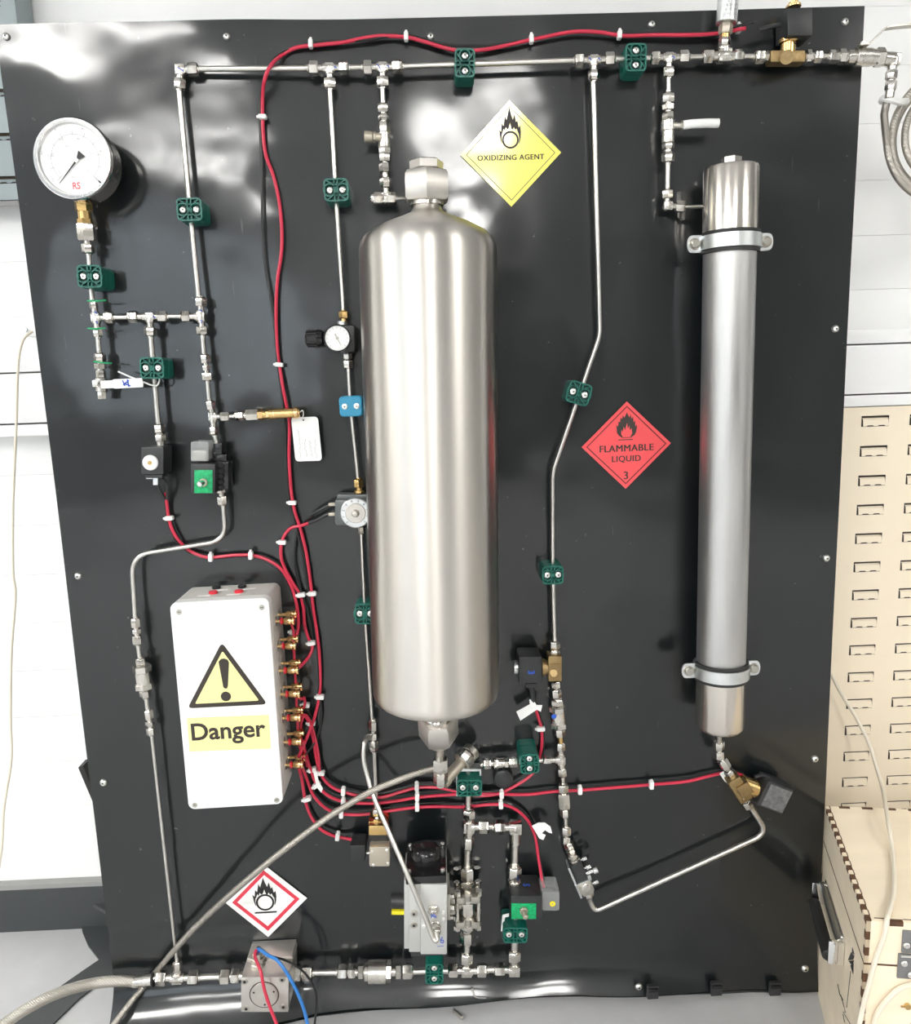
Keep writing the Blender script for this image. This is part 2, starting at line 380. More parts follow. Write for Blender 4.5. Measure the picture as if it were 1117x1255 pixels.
MB().cyl(sock+Vector((-.012, -.001, 0)), sock+Vector((-.012, -.004, 0)), .004, 12).build('screw', 'zinc', so)
o = MB().sweep(crom(W3([(40, 406, -.215), (28, 418, -.205), (22, 450, -.19), (20, 520, -.18), (16, 620, -.17), (16, 700, -.17), (19, 730, -.17), (14, 800, -.17), (13, 880, -.17), (14, 930, -.17), (5, 990, -.17), (2, 1040, -.17), (-8, 1110, -.15)])), .0023, 8).build('wall_cable', 'cable')
tag(o, 'thin white cable hanging down the bright wall left of the board', 'cable')
# louvre panels
def louvre(label, x0, x1, z0, z1, yy, cols, rows, sw, sh, m, group=None):
    t = thing('louvre_panel', label, 'tool panel', ((x0+x1)/2, yy, z0), group)
    xs = sorted([x0, x1]+[c-sw/2 for c in cols]+[c+sw/2 for c in cols]); zs = sorted([z0, z1]+[r-sh/2 for r in rows]+[r+sh/2 for r in rows])
    mb = MB(); th = Vector((0, .0015, 0))
    for i in range(len(xs)-1):
        for j in range(len(zs)-1):
            if i % 2 == 1 and j % 2 == 1: continue
            a, b, c, d = xs[i], xs[i+1], zs[j], zs[j+1]
            mb.add([(a, yy, c), (b, yy, c), (b, yy, d), (a, yy, d)], [(0, 1, 2, 3)])
    mb.build('sheet', m, t, smooth=False)
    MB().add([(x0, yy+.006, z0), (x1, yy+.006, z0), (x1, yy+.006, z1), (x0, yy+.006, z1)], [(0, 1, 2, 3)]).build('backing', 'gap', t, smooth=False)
    for a in (x0, x1): MB().box(Vector((a, (yy+YB)/2-.003, (z0+z1)/2)), Vector((.001, 0, 0)), Vector((0, (YB-yy)/2-.003, 0)), Vector((0, 0, (z1-z0)/2))).build('folded_edge', m, t, smooth=False)
    src = None
    for c in cols:
        for r in rows:
            if src is None:
                q = MB(); g = .0032; w2 = sw/2; h2 = sh/2
                # pressed tongue: top edge set back, lower edge flush and scalloped
                top = [(-w2+g*1.3, .0042, h2-g*1.3), (w2-.0006, .0042, h2-g*1.3)]
                bot = []
                for k in range(17):
                    u = -w2+.0036+(sw-.0036)*k/16
                    bot.append((u, -.0004, -h2+.0007+.0028*(1 if k in (3, 4, 5, 6, 10, 11, 12, 13) else 0)*0.6))
                n = len(bot); vs = [Vector((p[0], .0042, h2-g*1.3)) for p in bot]+[Vector((p[0], .0012, h2-g*2.2)) for p in bot]+[Vector(p) for p in bot]
                fs = [(i+n*k, i+1+n*k, i+1+n*(k+1), i+n*(k+1)) for k in range(2) for i in range(n-1)]
                q.add(vs, fs); s_ = q.build('louvre_tongue', m, None, smooth=False); src = s_
                s_.parent = t; s_.location = Vector((c, yy, r))-t.location
            else:
                d = src.copy(); COL.objects.link(d); d.parent = t; d.location = Vector((c, yy, r))-t.location
    return t
pr = .205; A = P(1073.5, 516, -pr); B = P(1053, 958, -pr)
pitch = (A.z-B.z)/13; sw = 33*S(1070, 700, -pr); sh = 12.8*S(1070, 700, -pr)
cx = P(1065, 658, -pr).x; cp = 58.3*S(1090, 658, -pr)
louvre('cream steel louvre panel with pressed slots on the wall right of the board', P(1004, 800, -pr).x-.03, cx+cp*5, P(1060, 1000, -pr).z-.12, tz[3]-.001, pr,
       [cx+cp*k for k in range(0, 5)], [A.z-pitch*k for k in range(0, 16)], sw, sh, 'cream')
gx = P(21, 33, -pr).x; gz = P(10, 245, -pr).z
louvre('grey steel louvre panel on the wall behind the top left corner of the board', gx-.5, gx, gz, gz+.62, pr,
       [gx-.045-.085*k for k in range(5)], [gz+.032+.068*k for k in range(8)], .046, .012, 'greypanel')
# ================================================================== BLACK BOARD
BW, BH = 1.22, 1.587
board = thing('equipment_board', 'large black plastic sheet board carrying the pipework, tanks and signs', 'board', (BW/2, 0, 0))
def bh(x, z):
    """how far the sheet's face stands forward of its flat plane (m)"""
    v = .0016*math.sin(5.1*x+1.0)*math.sin(4.3*z+.6)+.0009*math.sin(13*x+2)*math.sin(11*z+1)
    tl = math.exp(-((x-.05)**2+(z-BH)**2)/.05); v += .010*tl
    v += .006*math.exp(-((x-.33)/.10)**2)*math.exp(-((z-BH)/.08)**2)
    v += .0045*math.exp(-((x-.66)/.07)**2-((z-1.28)/.10)**2)
    k = max(0, (.098+.008*math.sin(5*x)-z))/.075; tr_ = max(0, min(1, (x-.80)/.3)); v += .040*k*k*(1-.75*tr_)*(1+.10*math.sin(8*x)+.05*math.sin(23*x+1))
    v -= .003*math.exp(-((z-.175)/.012)**2)*max(0, min(1, (.30-x)/.08))
    return v
NX, NZ = 110, 170; vs = []; fs = []
def zlow(x): return .004+.026*max(0, min(1, x/.35))-.026*max(0, min(1, (x-.80)/.38))
for j in range(NZ+1):
    for i in range(NX+1):
        x = BW*i/NX; t_ = j/NZ; z0_ = zlow(x); z = z0_+(BH-z0_)*(t_**1.25)
        vs.append((x, -bh(x, z), z+(.004*math.sin(7*x)+.003*math.sin(19*x) if j == 0 else 0)*.5+ (0.004 if j == 0 else 0)))
for j in range(NZ):
    for i in range(NX):
        a = j*(NX+1)+i; fs.append((a, a+1, a+NX+2, a+NX+1))
n = len(vs); vs += [(x, y+.006, z) for x, y, z in vs]; fs += [tuple(reversed([k+n for k in f])) for f in list(fs)]
bd = list(range(NX+1))+[(NX+1)*(j+1)-1 for j in range(1, NZ+1)]+[(NX+1)*NZ+i for i in range(NX-1, -1, -1)]+[(NX+1)*j for j in range(NZ-1, 0, -1)]
for i in range(len(bd)): a, b = bd[i], bd[(i+1) % len(bd)]; fs.append((b, a, a+n, b+n))
MB().add(vs, fs).build('sheet', 'board', board)
for x in (.12, .61, 1.10):
    MB().box(Vector((x, .135, .78)), Vector((.022, 0, 0)), Vector((0, .022, 0)), Vector((0, 0, .78))).build('batten', 'black', board, smooth=False)
    MB().box(Vector((x, .06, 1.1)), Vector((.02, 0, 0)), Vector((0, .055, 0)), Vector((0, 0, .02))).build('spacer', 'black', board, smooth=False)
    MB().box(Vector((x, .208, .72)), Vector((.02, 0, 0)), Vector((0, .052, 0)), Vector((0, 0, .02))).build('spacer', 'black', board, smooth=False)
def hf(x, y):
    q = P(x, y, 0); return bh(q.x, q.z)
scr = [(8, 45, 'at the top left corner of the board'), (278, 45, 'near the board top above the left corner elbow'), (528, 45, 'at the board top beside the first wire arch'), (799, 30, 'at the board top above the second green clamp'),
       (1036, 27, 'at the top right corner of the board'), (1024, 403, 'on the right edge level with the wall trunking'), (1013, 684, 'on the right edge beside the cream louvre panel'), (999, 930, 'on the right edge just above the wooden crate'),
       (96, 706, 'on the left edge left of the bent thin tube'), (127, 959, 'on the left edge below the danger box'), (987, 1187, 'near the bottom right corner of the board'), (783, 1209, 'on the lower lip of the board beside the clips')]
for x, y, l in scr:
    h = hf(x, y)+.0005; c = P(x, y, h); t = thing('panel_screw', 'silver panel screw '+l, 'screw', c, 'screws holding the black board')
    s = S(x, y, h); e = Vector((0, -1, 0))
    MB().lathe(c-e*.001, c+e*.004, [(0, 4.4*s), (.4, 4.4*s), (.8, 3.3*s), (1, 2*s)], 18).build('head', 'bolt', t)
    MB().cyl(c+e*.0038, c+e*.0045, 1.3*s, 6).build('socket', 'ink', t)
for x, y, l in ((800, 1215, 'leftmost of three'), (878, 1211, 'middle of three'), (950, 1211, 'rightmost of three')):
    h = hf(x, y)+.003; c = P(x, y, h); s = S(x, y, h)
    t = thing('edge_clip', 'black plastic edge clip on the lower lip of the board, '+l, 'clip', c, 'black clips on the board lip')
    MB().box(c, Vector((7*s, 0, 0)), Vector((0, .004, 0)), Vector((0, 0, 9*s)), .002).build('plate', 'black', t)
    MB().box(c+Vector((0, -.004, 5*s)), Vector((6*s, 0, 0)), Vector((0, .004, 0)), Vector((0, 0, 2*s)), .001).build('jaw', 'black_gloss', t)
o = MB().sweep(crom([P(579, 1211, .02), P(580, 1216, .022), P(584, 1222, .024), P(596, 1223, .022)]), .0016, 8).build('wire_hook', 'bolt')
tag(o, 'small bright wire hook through the bottom lip of the board', 'hook')
o = MB().cyl(PZ(556, 1238, .006), PZ(567, 1248, .006), .0035, 12, ch=.001).build('metal_pin', 'steel_dull'); tag(o, 'short steel pin lying on the floor under the board lip', 'pin')
# strut, off-cut and dark floor strip behind the left edge
a, b = P(104, 937, -.09), P(120, 975, -.09); d = (b-a).normalized(); k = d.cross(Vector((0, 1, 0)))
MB().box((a+b)/2, d*.034, Vector((0, .014, 0)), k*.0045).build('prop', 'rubber', board, smooth=False, label='dark wooden prop poking out behind the lower left edge')
MB().box(Vector((.065, .095, P(112, 955, -.095).z)), Vector((.06, 0, 0)), Vector((0, .006, 0)), Vector((0, 0, .010))).build('prop_rail', 'rubber', board, smooth=False)
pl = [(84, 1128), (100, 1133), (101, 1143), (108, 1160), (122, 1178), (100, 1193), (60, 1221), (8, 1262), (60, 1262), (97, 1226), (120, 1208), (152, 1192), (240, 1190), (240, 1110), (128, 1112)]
t = thing('offcut_and_dark_strip', 'curved black rubber off-cut and a dark strip on the floor behind the board', 'mat', PZ(130, 1150))
MB().prism([PZ(x, y, .0004) for x, y in pl], Vector((0, 0, .004))).build('sheet', 'skirt', t, smooth=False)  # one outline joins the off-cut and a dark strip running down-left
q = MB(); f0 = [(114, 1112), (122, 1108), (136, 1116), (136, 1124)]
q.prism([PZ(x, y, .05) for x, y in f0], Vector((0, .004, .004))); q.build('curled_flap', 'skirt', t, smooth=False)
# ================================================================== PIPE CLAMPS
def clamp(label, cx, cy, wx, wy, ang, hfront, m='green', base=.0):
    """ang: direction (degrees, on the picture) of the line through both bolts; wx along it, wy across it"""
    c = P(cx, cy, hfront); s = S(cx, cy, hfront); t = thing('pipe_clamp', label, 'pipe clamp', P(cx, cy, 0)*0+Vector((c.x, 0, c.z)), 'bolted plastic pipe clamps')
    ca, sa = math.cos(math.radians(ang)), math.sin(math.radians(ang))
    X = (P(cx+ca*10, cy+sa*10, hfront)-c).normalized(); N = Vector((0, -1, 0)); Y = N.cross(X).normalized()
    hx, hy = wx*s/2, wy*s/2
    def rr(fx, fy, r, z, nn=4):
        pts = []
        for sx, sy, a0 in ((1, 1, 0), (-1, 1, 90), (-1, -1, 180), (1, -1, 270)):
            for k in range(nn+1):
                a = math.radians(a0+90*k/nn); pts.append(c+X*(sx*(fx-r)+r*math.cos(a))+Y*(sy*(fy-r)+r*math.sin(a))+N*z)
        return pts
    mid = hfront-H0; rad = min(hx, hy)*.38
    MB().rings([rr(hx, hy, rad, -hfront+.0005), rr(hx, hy, rad, -mid-.0006)]).build('lower_jaw', m, t)
    if m == 'blue_clamp':
        MB().rings([rr(hx, hy, rad, -mid+.0006), rr(hx, hy, rad, -.0015), rr(hx-.0015, hy-.0015, rad*.9, 0)]).build('upper_jaw', m, t)
        bz = .0
    else:
        dp = .006; MB().rings([rr(hx, hy, rad, -mid+.0006), rr(hx, hy, rad, -dp)]).build('upper_jaw', m, t)
        rim = MB(); w_ = .0022
        rim.rings([rr(hx, hy, rad, -dp), rr(hx, hy, rad, 0), rr(hx-w_, hy-w_, rad*.8, 0), rr(hx-w_, hy-w_, rad*.8, -dp)], closed=False, caps=(False, False))
        for sx in (-1, 1):
            b = c+X*(sx*hx*.52); R = hy*.60
            rim.rings([[b+X*(r_*math.cos(2*math.pi*k/18))+Y*(r_*math.sin(2*math.pi*k/18))+N*z_ for k in range(18)] for r_, z_ in ((R, -dp), (R, -.0003), (R-.0018, -.0003), (R-.0018, -dp))], (False, False))
            rim.box(c+X*(sx*hx*.14)-N*(dp/2), X*.0009, Y*(hy*.94), N*(dp/2-.0003))
            for sy in (-1, 1):
                d = (X*(sx*hx*.40)+Y*(sy*hy*.30)).normalized(); e = d.cross(N)
                rim.box(c+X*(sx*hx*.62)+Y*(sy*hy*.74)-N*(dp/2), d*(hy*.30), e*.0008, N*(dp/2-.0003))
        for sy in (-1, 1): rim.box(c+Y*(sy*hy*.46)-N*(dp/2), X*(hx*.16), Y*.0008, N*(dp/2-.0003))
        rim.build('ribbed_face', m, t)
        q = MB().rings([rr(hx-.0025, hy-.0025, rad*.7, -dp), rr(hx-.0025, hy-.0025, rad*.7, -dp+.0004)]); q.build('recess_floor', 'green_recess_shade', t)
        bz = -.002
    for sx in (-1, 1):
        b = c+X*(sx*hx*.52)
        bo = MB().lathe(b+N*(bz-.006), b+N*(bz+.0018), [(0, 4.0*s), (.6, 4.0*s), (.9, 3.5*s), (1, 2.2*s)], 14).build('bolt', 'bolt', t)
        MB().cyl(b+N*(bz+.0018), b+N*(bz+.0021), 1.0*s, 6).build('socket', 'ink', bo)
    return t
clamp('green plastic pipe clamp on the top tube between the two middle tees', 570, 77, 33, 25, 90, .038)
clamp('green plastic pipe clamp on the top tube left of the right-hand tee', 780, 70, 32, 26, 91, .037)
clamp('green plastic pipe clamp on the regulator tube level with the tank top nut', 412, 232.5, 30, 27, -2, .040)
clamp('green plastic pipe clamp on the left vertical tube below the corner elbow', 232, 256.5, 31, 27, -1, .042)
clamp('green plastic pipe clamp below the large pressure gauge', 109.5, 338.5, 30, 27, 0, .046)
clamp('green plastic pipe clamp above the round-eyed black solenoid', 186, 451, 29, 26, 0, .044)
clamp('blue plastic pipe clamp with two slotted screws beside the steel tank', 430, 498, 28, 25, -2, .040, 'blue_clamp')
clamp('tilted green plastic pipe clamp on the slanting tube left of the red sign', 710, 482, 29, 27, 17, .040)
clamp('green plastic pipe clamp on the tube right of the tank, below the red sign', 678, 705, 26, 23, -2, .044)
clamp('green plastic pipe clamp half hidden by the left side of the tank', 447.5, 752.5, 25, 26, 0, .036)
clamp('green plastic pipe clamp with stacked bolts, left of the lower tee', 649.5, 936.5, 25, 23.5, 88, .056)
clamp('green plastic pipe clamp beneath the tank outlet nut', 575.5, 966, 31, 22, 0, .050)
clamp('green plastic pipe clamp below the grey valve actuator', 532.5, 1194, 28, 22, 90, .052)
clamp('green plastic pipe clamp under the solenoid marked 5', 632, 1146.5, 30, 21, 0, .048)
# ================================================================== TUBES
R0 = 3.3
def TB(label, pts, r=R0, h=H0, **k): return tube(label, pts, r, h, **k)
TB('long bare top tube running right from the left corner elbow', [(238, 84.5), (382, 83.5)])
TB('short bare top tube between the two tees above the tank', [(424, 83), (448, 82.5)])
TB('long bare top tube passing through the first green clamp', [(490, 81.5), (708, 74)])
TB('short bare top tube passing through the second green clamp', [(750, 72.5), (800, 71)])
TB('short bare top tube left of the pressure transmitter', [(841, 70), (865, 69.5)], 3)
TB('short bare top tube right of the pressure transmitter', [(908, 69), (928, 69)], 3)
TB('very short top tube right of the brass solenoid valve', [(1003, 69), (1018, 69)], 3)
TB('bare vertical tube descending from the left corner elbow', [(219.5, 107), (232.5, 250), (244, 369)])
TB('short bare tube under the tee at the right end of the left cross line', [(248, 405), (250.5, 438)], 3)
TB('bare tube between the left union and the tee of the brass relief valve', [(254, 463), (257, 495)], 2.8)
TB('short thin tube entering the top of the green-faced solenoid', [(262, 528), (266, 545)], 3)
TB('short tube left of the brass relief valve', [(278, 510.5), (291, 510)], 2.7)
TB('bare tube under the pressure gauge through its clamp', [(108.5, 306), (110.5, 338), (113.5, 372)], 3)
TB('short tube below the gauge tee on the far left', [(119.5, 408), (122, 436)], 3)
TB('bare cross tube on the left between the first two tees', [(136, 389), (160, 388.5)], 3)
TB('short cross tube on the left between the last two tees', [(203, 388), (225, 387.5)], 3)
TB('bare tube down to the round-eyed black solenoid', [(184.5, 407), (188.5, 455), (194.5, 523)], 3.3)
TB('thin tube bent in an S from the green-faced solenoid to the left', [(272, 612), (273.5, 619), (277, 662), (161, 681), (166, 762)], 2.8, bend=.030)
TB('short thin tube above the fat check valve left of the danger box', [(168.5, 786), (172, 810)], 2.5)
TB('short thin tube below the fat check valve left of the danger box', [(178.5, 850), (181.5, 873)], 2.5)
TB('long very thin tube falling from the left unions to the bottom line', [(185.5, 896), (217.5, 1184)], 2.1)
TB('bare tube from the top line down to the small regulator', [(404.5, 103), (411.5, 232), (421.5, 383)], 3.0)
TB('bare tube through the blue clamp', [(427, 447), (430, 498), (439.5, 589)], 2.7)
TB('thin tube below the dial solenoid passing behind the tank edge', [(443, 652), (447.5, 752), (456.5, 886)], 2.2)
TB('thin tube down to the small brass solenoid beneath the tank', [(459, 918), (461.5, 992)], 2.4)
TB('short tube above the inlet needle valve of the tank', [(469, 104), (470, 129)], 2.9)
TB('bare tube with two bends right of the tank', [(727.5, 96), (735.5, 411), (677.5, 578), (677.5, 702), (680, 788)], 3.1, bend=.012)
TB('short tube above the white-handled valve of the slim column', [(819.5, 92), (819.5, 118)], 2.8)
TB('bare tube below the white-handled valve of the slim column', [(819, 196), (818.5, 236)], 3)
TB('short tube entering the side of the slim column top', [(837, 254), (852, 253.3, .04), (868, 252.6, .062)], 2.5)
TB('thin tube leaving the bottom of the slim column', [(882.5, 890, .062), (881.5, 911, .05)], 2.8)
TB('long bent tube rising from the tilted valve to the right brass solenoid', [(719, 1092, .04), (723, 1103), (729, 1117), (941, 1021), (916, 982, .03)], 3.2, bend=.024)
TB('short tube between the tee and the green stacked clamp', [(640, 934), (668, 931.5)], 2.6)
TB('short tube below the tee right of the tank', [(689.5, 947), (690.5, 964)], 2.4)
TB('short tube above the elbow of the tilted valve', [(693.5, 998), (694, 1016)], 2.4)
TB('short tube dropping from the clamp under the tank', [(574.5, 944), (574, 995)], 3.4, h=.026)
TB('short tube entering the top of the flanged ball valve', [(573.5, 1035), (573, 1066)], 4.2)
TB('short tube under the flanged ball valve', [(572.5, 1150), (572, 1172)], 4.2)
TB('short cross tube in the square loop, upper side', [(596, 1012.5), (610, 1013)], 3.6)
TB('vertical tube in the square loop above the solenoid marked 5', [(631.5, 1032), (631, 1065)], 4.3)
TB('tube through the green clamp under the solenoid marked 5', [(632, 1120), (630.5, 1168)], 4.3)
TB('short cross tube in the square loop, lower side', [(593, 1188), (610, 1188)], 3.8)
TB('bottom tube through the green clamp under the actuator', [(502, 1190.5), (554, 1189)], 3.9)
TB('bottom tube right of the grey flow sensor', [(380, 1192), (418, 1191.5)], 3.8)
TB('bottom tube left of the grey flow sensor', [(240, 1198), (273, 1196.5)], 4.0)
TB('short horizontal tube from the tank outlet bracket to the unions', [(562, 939.5), (585, 938.5), (596, 936.5)], 3.0)
# ================================================================== TEES, ELBOWS
G_E = 'forged elbow fittings'
fitting('steel elbow at the top left corner of the pipework', (221.5, 86), [(1, -.05, 9, 22, 8), (-.07, 1, 11, 24, 7.6)], br=5.6, name='elbow_fitting', group=G_E, mark=[(217, 83, 225, 88)])
fitting('top line tee above the regulator tube', (404, 83.5), [(-1, .01, 14, 26, 8.5), (1, -.01, 12, 24, 8), (.05, 1, 13, 26, 7.8)], br=5, mark=[(409, 82, 413, 84)])
fitting('top line tee above the tank inlet', (469, 82.5), [(-1, .01, 13, 24, 8.5), (1, -.03, 12, 25, 8.3), (.02, 1, 12, 25, 8)], br=5, mark=[(462, 79, 466, 84), (474, 80, 477, 83)])
fitting('top line tee above the tube with two bends', (728, 73.5), [(-1, .04, 13, 24, 8.6), (1, -.04, 14, 26, 8.3), (0, 1, 13, 26, 7)], br=4.8, mark=[(722, 71, 725, 74), (733, 71, 736, 74)])
fitting('top line tee above the white-handled valve', (820, 70.5), [(-1, .01, 12, 23, 8), (1, -.03, 13, 25, 7.8), (0, 1, 12, 25, 7)], br=4.8, mark=[(824, 69, 827, 72)])
fitting('chunky top line tee beneath the pressure transmitter', (888, 69), [(-1, 0, 14, 27, 8), (1, 0, 12, 23, 7.8), (0, -1, 0, 24, 7)], br=7.2)
fitting('tee at the right end of the left cross line', (246.5, 388), [(-1, 0, 13.5, 24, 6.8), (-.03, -1, 12.5, 24, 7.4), (.1, 1, 12.5, 23, 7.2)], br=4.8, mark=[(244, 380, 248, 382), (245, 392, 248, 396)])
fitting('tee beside the brass relief valve', (261, 510.5), [(1, 0, 9.5, 20.5, 5.8), (-.2, -1, 9, 20.5, 6), (.06, 1, 12.5, 23, 5.8)], br=4.4)
fitting('tee under the pressure gauge with green cable ties around it', (117.5, 389.5), [(1, -.02, 11, 23, 7.2), (-.16, -1, 11.5, 22, 5), (.14, 1, 12, 24, 6)], br=4.6, mark=[(115, 382, 119, 385), (117, 394, 120, 397)])
fitting('tee in the middle of the left cross line', (184, 388.3), [(-1, 0, 15, 27, 7.4), (1, 0, 10, 22, 7.0), (.03, 1, 12.5, 24, 7.6)], br=4.6, mark=[(187, 387, 190, 390)])
fitting('lower tee right of the tank beside the stacked-bolt clamp', (688, 931), [(-1, .03, 12.5, 23, 5.8), (-.02, -1, 11.5, 21, 5.4), (.1, 1, 11, 21, 5.6)], br=4.6)
fitting('heavy tee beneath the tank at the top of the square loop', (575, 1013), [(1, 0, 12, 25, 8.4), (0, -1, 10.5, 22, 8), (-.03, 1, 14, 27, 7.6)], br=6.2, h=.026)
fitting('heavy tee at the bottom of the ball valve line', (572, 1189), [(-1, .01, 11, 23, 8.4), (1, 0, 13, 25.5, 8), (0, -1, 9.5, 22, 8)], br=6)
fitting('heavy elbow at the upper right corner of the square loop', (632, 1013.5), [(-1, 0, 13, 27, 8.6), (0, 1, 0, 20, 6)], br=6.8, name='elbow_fitting', group=G_E)
fitting('heavy elbow at the lower right corner of the square loop', (630.5, 1188), [(-1, 0, 12, 25, 8.2), (0, -1, 11, 24, 8.2)], br=6.2, name='elbow_fitting', group=G_E)
fitting('elbow at the slim column inlet', (818.5, 252.5), [(1, .05, 10, 22.5, 7.2), (0, -1, 9, 20.5, 7)], br=4.8, name='elbow_fitting', group=G_E)
fitting('bottom line tee joining the very thin tube on the left', (217.5, 1198), [(-1, .03, 13.5, 26.5, 9), (1, 0, 14, 27, 9), (0, -1, 9, 20, 5.6)], br=5.8)
fitting('elbow hanging beyond the top right corner of the board', (1095, 73.5), [(-1, -.1, 0, 17, 8.5), (-.12, 1, 13, 25, 6.8)], br=6.6, name='elbow_fitting', group=G_E)
fitting('small angled elbow above the tilted valve', (694.5, 1029), [(0, -1, 6, 16, 6), (.42, .9, 4, 14, 6)], br=4, name='elbow_fitting', group=G_E)
fitting('small angled elbow under the slim column', (881.8, 925), [(-.03, -1, 7, 18, 6.8), (.5, .86, 7, 20, 6.4)], br=4.4, h=.04, name='elbow_fitting', group=G_E)
# ================================================================== STRAIGHT UNIONS
U = lambda a, l, c, d, r, rb=None: [(a[0], a[1], 'nut', r), (l[0], l[1], 'hex', rb or r*.95), (c, d, 'nut', r)]
def union(label, A, B, n1, hx, n2, r, rh=None, h=H0, axis='y', **k):
    """nut n1=(y0,y1), central hex, nut n2; joined by a neck"""
    return inline(label, A, B, [(n1[1], n1[0], 'nut', r), (n1[1]-.5, n2[0]+.5, 'cyl', r*.55), (hx[0], hx[1], 'hex', rh or r*.85), (n2[0], n2[1], 'nut', r)], h, axis, **k)
union('straight union on the left vertical tube above the relief valve tee', (250.5, 432), (255, 470), (434, 445), (448, 454), (457, 467), 6.2, 5)
union('small union at the top of the left thin line', (166, 757), (169, 790), (757.5, 768.5), (771, 776), (779, 790), 5.8, 5.4)
union('small union at the lower end of the left thin line', (181.5, 869), (186, 902), (869.5, 881), (884, 889), (892, 901), 5.6, 5.2)
inline('fat hexagonal check valve on the thin line left of the danger box', (172, 805), (179, 856), [(816, 806, 'nut', 6), (815, 824, 'hex', 11), (823, 839, 'cyl', 9.2), (837, 844.5, 'hex', 10.8), (844, 855, 'nut', 6.6)], name='check_valve', cat='valve', group='in-line check valves')
union('cluster union between tank outlet and stacked clamp', (590, 936.5), (640, 933.5), (591.5, 602), (606, 611), (624, 636), 6.2, 6.6, axis='x', h=.026)
inline('ridged coupling between the two nuts left of the stacked clamp', (604, 935.7), (624, 934.5), [(605, 609, 'hex', 7.2), (609, 619, 'cyl', 6), (618, 623, 'hex', 7)], axis='x', h=.026)
inline('double hex union below the tee right of the tank', (690.5, 960), (693, 1001), [(970.5, 960.5, 'nut', 6.6), (972, 990, 'hex', 7.6), (970, 993, 'cyl', 4.2), (991.5, 1001, 'nut', 6.2)])
inline('blue-dotted fat check valve below the solenoid marked 3', (681.5, 842), (687.5, 908), [(854.5, 843.5, 'nut', 6.6), (855, 858, 'cyl', 4.5), (857, 865.5, 'hex', 7.6), (865, 872, 'hex', 10.4), (871, 886, 'cyl', 8.6), (885, 892, 'hex', 10.2), (892, 902, 'hex', 6.8), (902, 911, 'cyl', 3.4, 'brass', 'brass_ring')], name='check_valve', cat='valve', group='in-line check valves')
inline('large cylindrical check valve on the bottom line', (412, 1191.5), (508, 1190), [(425.5, 413.5, 'nut', 9), (426, 449, 'cyl', 5.4), (427.5, 436, 'hex', 9), (439, 446, 'hex', 8), (447, 453, 'cyl', 11.5), (451.5, 474, 'cyl', 14), (473.5, 480.5, 'hex', 12.8), (480, 486, 'cyl', 6), (485, 492, 'hex', 8.6), (494, 507, 'nut', 9)], axis='x', name='check_valve', cat='valve', group='in-line check valves')
inline('hose end nut on the bottom line left of the tee', (160, 1204), (196, 1199.5), [(163, 177, 'cyl', 6.6), (176, 189, 'cyl', 7.4), (187, 189.5, 'cyl', 8.4, 'rubber', 'seal_ring')], axis='x', name='hose_ferrule')
inline('pair of nuts at the left side of the grey flow sensor', (268, 1197), (298, 1196), [(282, 269.5, 'nut', 9), (282, 286, 'cyl', 5), (284, 294, 'hex', 8.8), (293, 299, 'cyl', 5.5)], axis='x')
inline('pair of nuts at the right side of the grey flow sensor', (352, 1193), (386, 1192), [(353, 359, 'cyl', 5.5), (357, 369, 'hex', 9), (369, 373, 'cyl', 5), (371, 384, 'nut', 9)], axis='x')
# tank inlet needle valve
t = inline('slim inlet valve above the tank with a nickel stub handle', (469.8, 124), (473, 236), [(138, 126.5, 'nut', 6.8), (137, 150, 'cyl', 4), (140, 148, 'hex', 6.6), (150, 164, 'hex', 8.2), (163, 181, 'cyl', 7.6), (180, 188.5, 'hex', 8), (188, 198, 'hex', 7), (198, 201, 'cyl', 4)], name='needle_valve', cat='valve')
c0 = P(467, 168.5, H0+.004); c1 = P(446.5, 167.5, H0+.006); s = S(460, 168)
MB().cyl(c0, c0+(c1-c0)*.35, 5*s, 14).hex(c0+(c1-c0)*.32, c0+(c1-c0)*.5, 6.4*s).cyl(c0+(c1-c0)*.5, c1, 6.6*s, 16, ch=.001).build('stub_handle', 'khaki', t)
inline('two nuts between the inlet valve and the tank elbow', (471.5, 200), (473.5, 236), [(200, 211.5, 'hex', 7.2), (211, 219, 'cyl', 4), (218, 231, 'nut', 7.2), (230, 237, 'cyl', 3.6)])
fitting('domed elbow feeding the side of the tank top nut', (473.5, 243), [(1, .02, 2, 13, 7.6), (0, -1, 0, 8, 4.5)], br=5.4, name='elbow_fitting', group=G_E, h=.03)
t = inline('round capped plug left of the tank top elbow', (456, 243), (471, 243), [(458, 471, 'hex', 7.2)], axis='x', name='plug', h=.03)
MB().ball(P(459, 243, .03), 6.4*S(459, 243, .03), 16, 8).build('cap', 'steel', t)
TB('short tube into the side of the tank top nut', [(484, 243.3, .03), (492, 243.5, .06), (500, 243.6, .085)], 2.8)
# slim column valve H
t = inline('ball valve with a long white handle above the slim column', (819.5, 112), (819, 201), [(126, 113.5, 'nut', 7.6), (125, 138, 'cyl', 4.4), (128, 135.5, 'hex', 7.8), (138, 149, 'hex', 7.6), (148, 161, 'cyl', 8.6), (160, 175.5, 'cyl', 7.4), (175, 183, 'hex', 7.4), (182, 189, 'cyl', 4.4), (187, 200, 'nut', 8)], name='ball_valve', cat='valve', group='small ball valves with lever handles')
s = S(840, 153); MB().cyl(P(825, 154, .028), P(836, 154, .03), 4*s, 14).hex(P(834, 154, .03), P(839, 154, .03), 5.6*s).build('stem', 'steel_dull', t)
q = MB(); q.sweep([P(838, 153.5, .034), P(848, 152, .036), P(866, 151, .037), P(881, 151, .037)], 5.2*s, 14); q.build('handle', 'white', t)
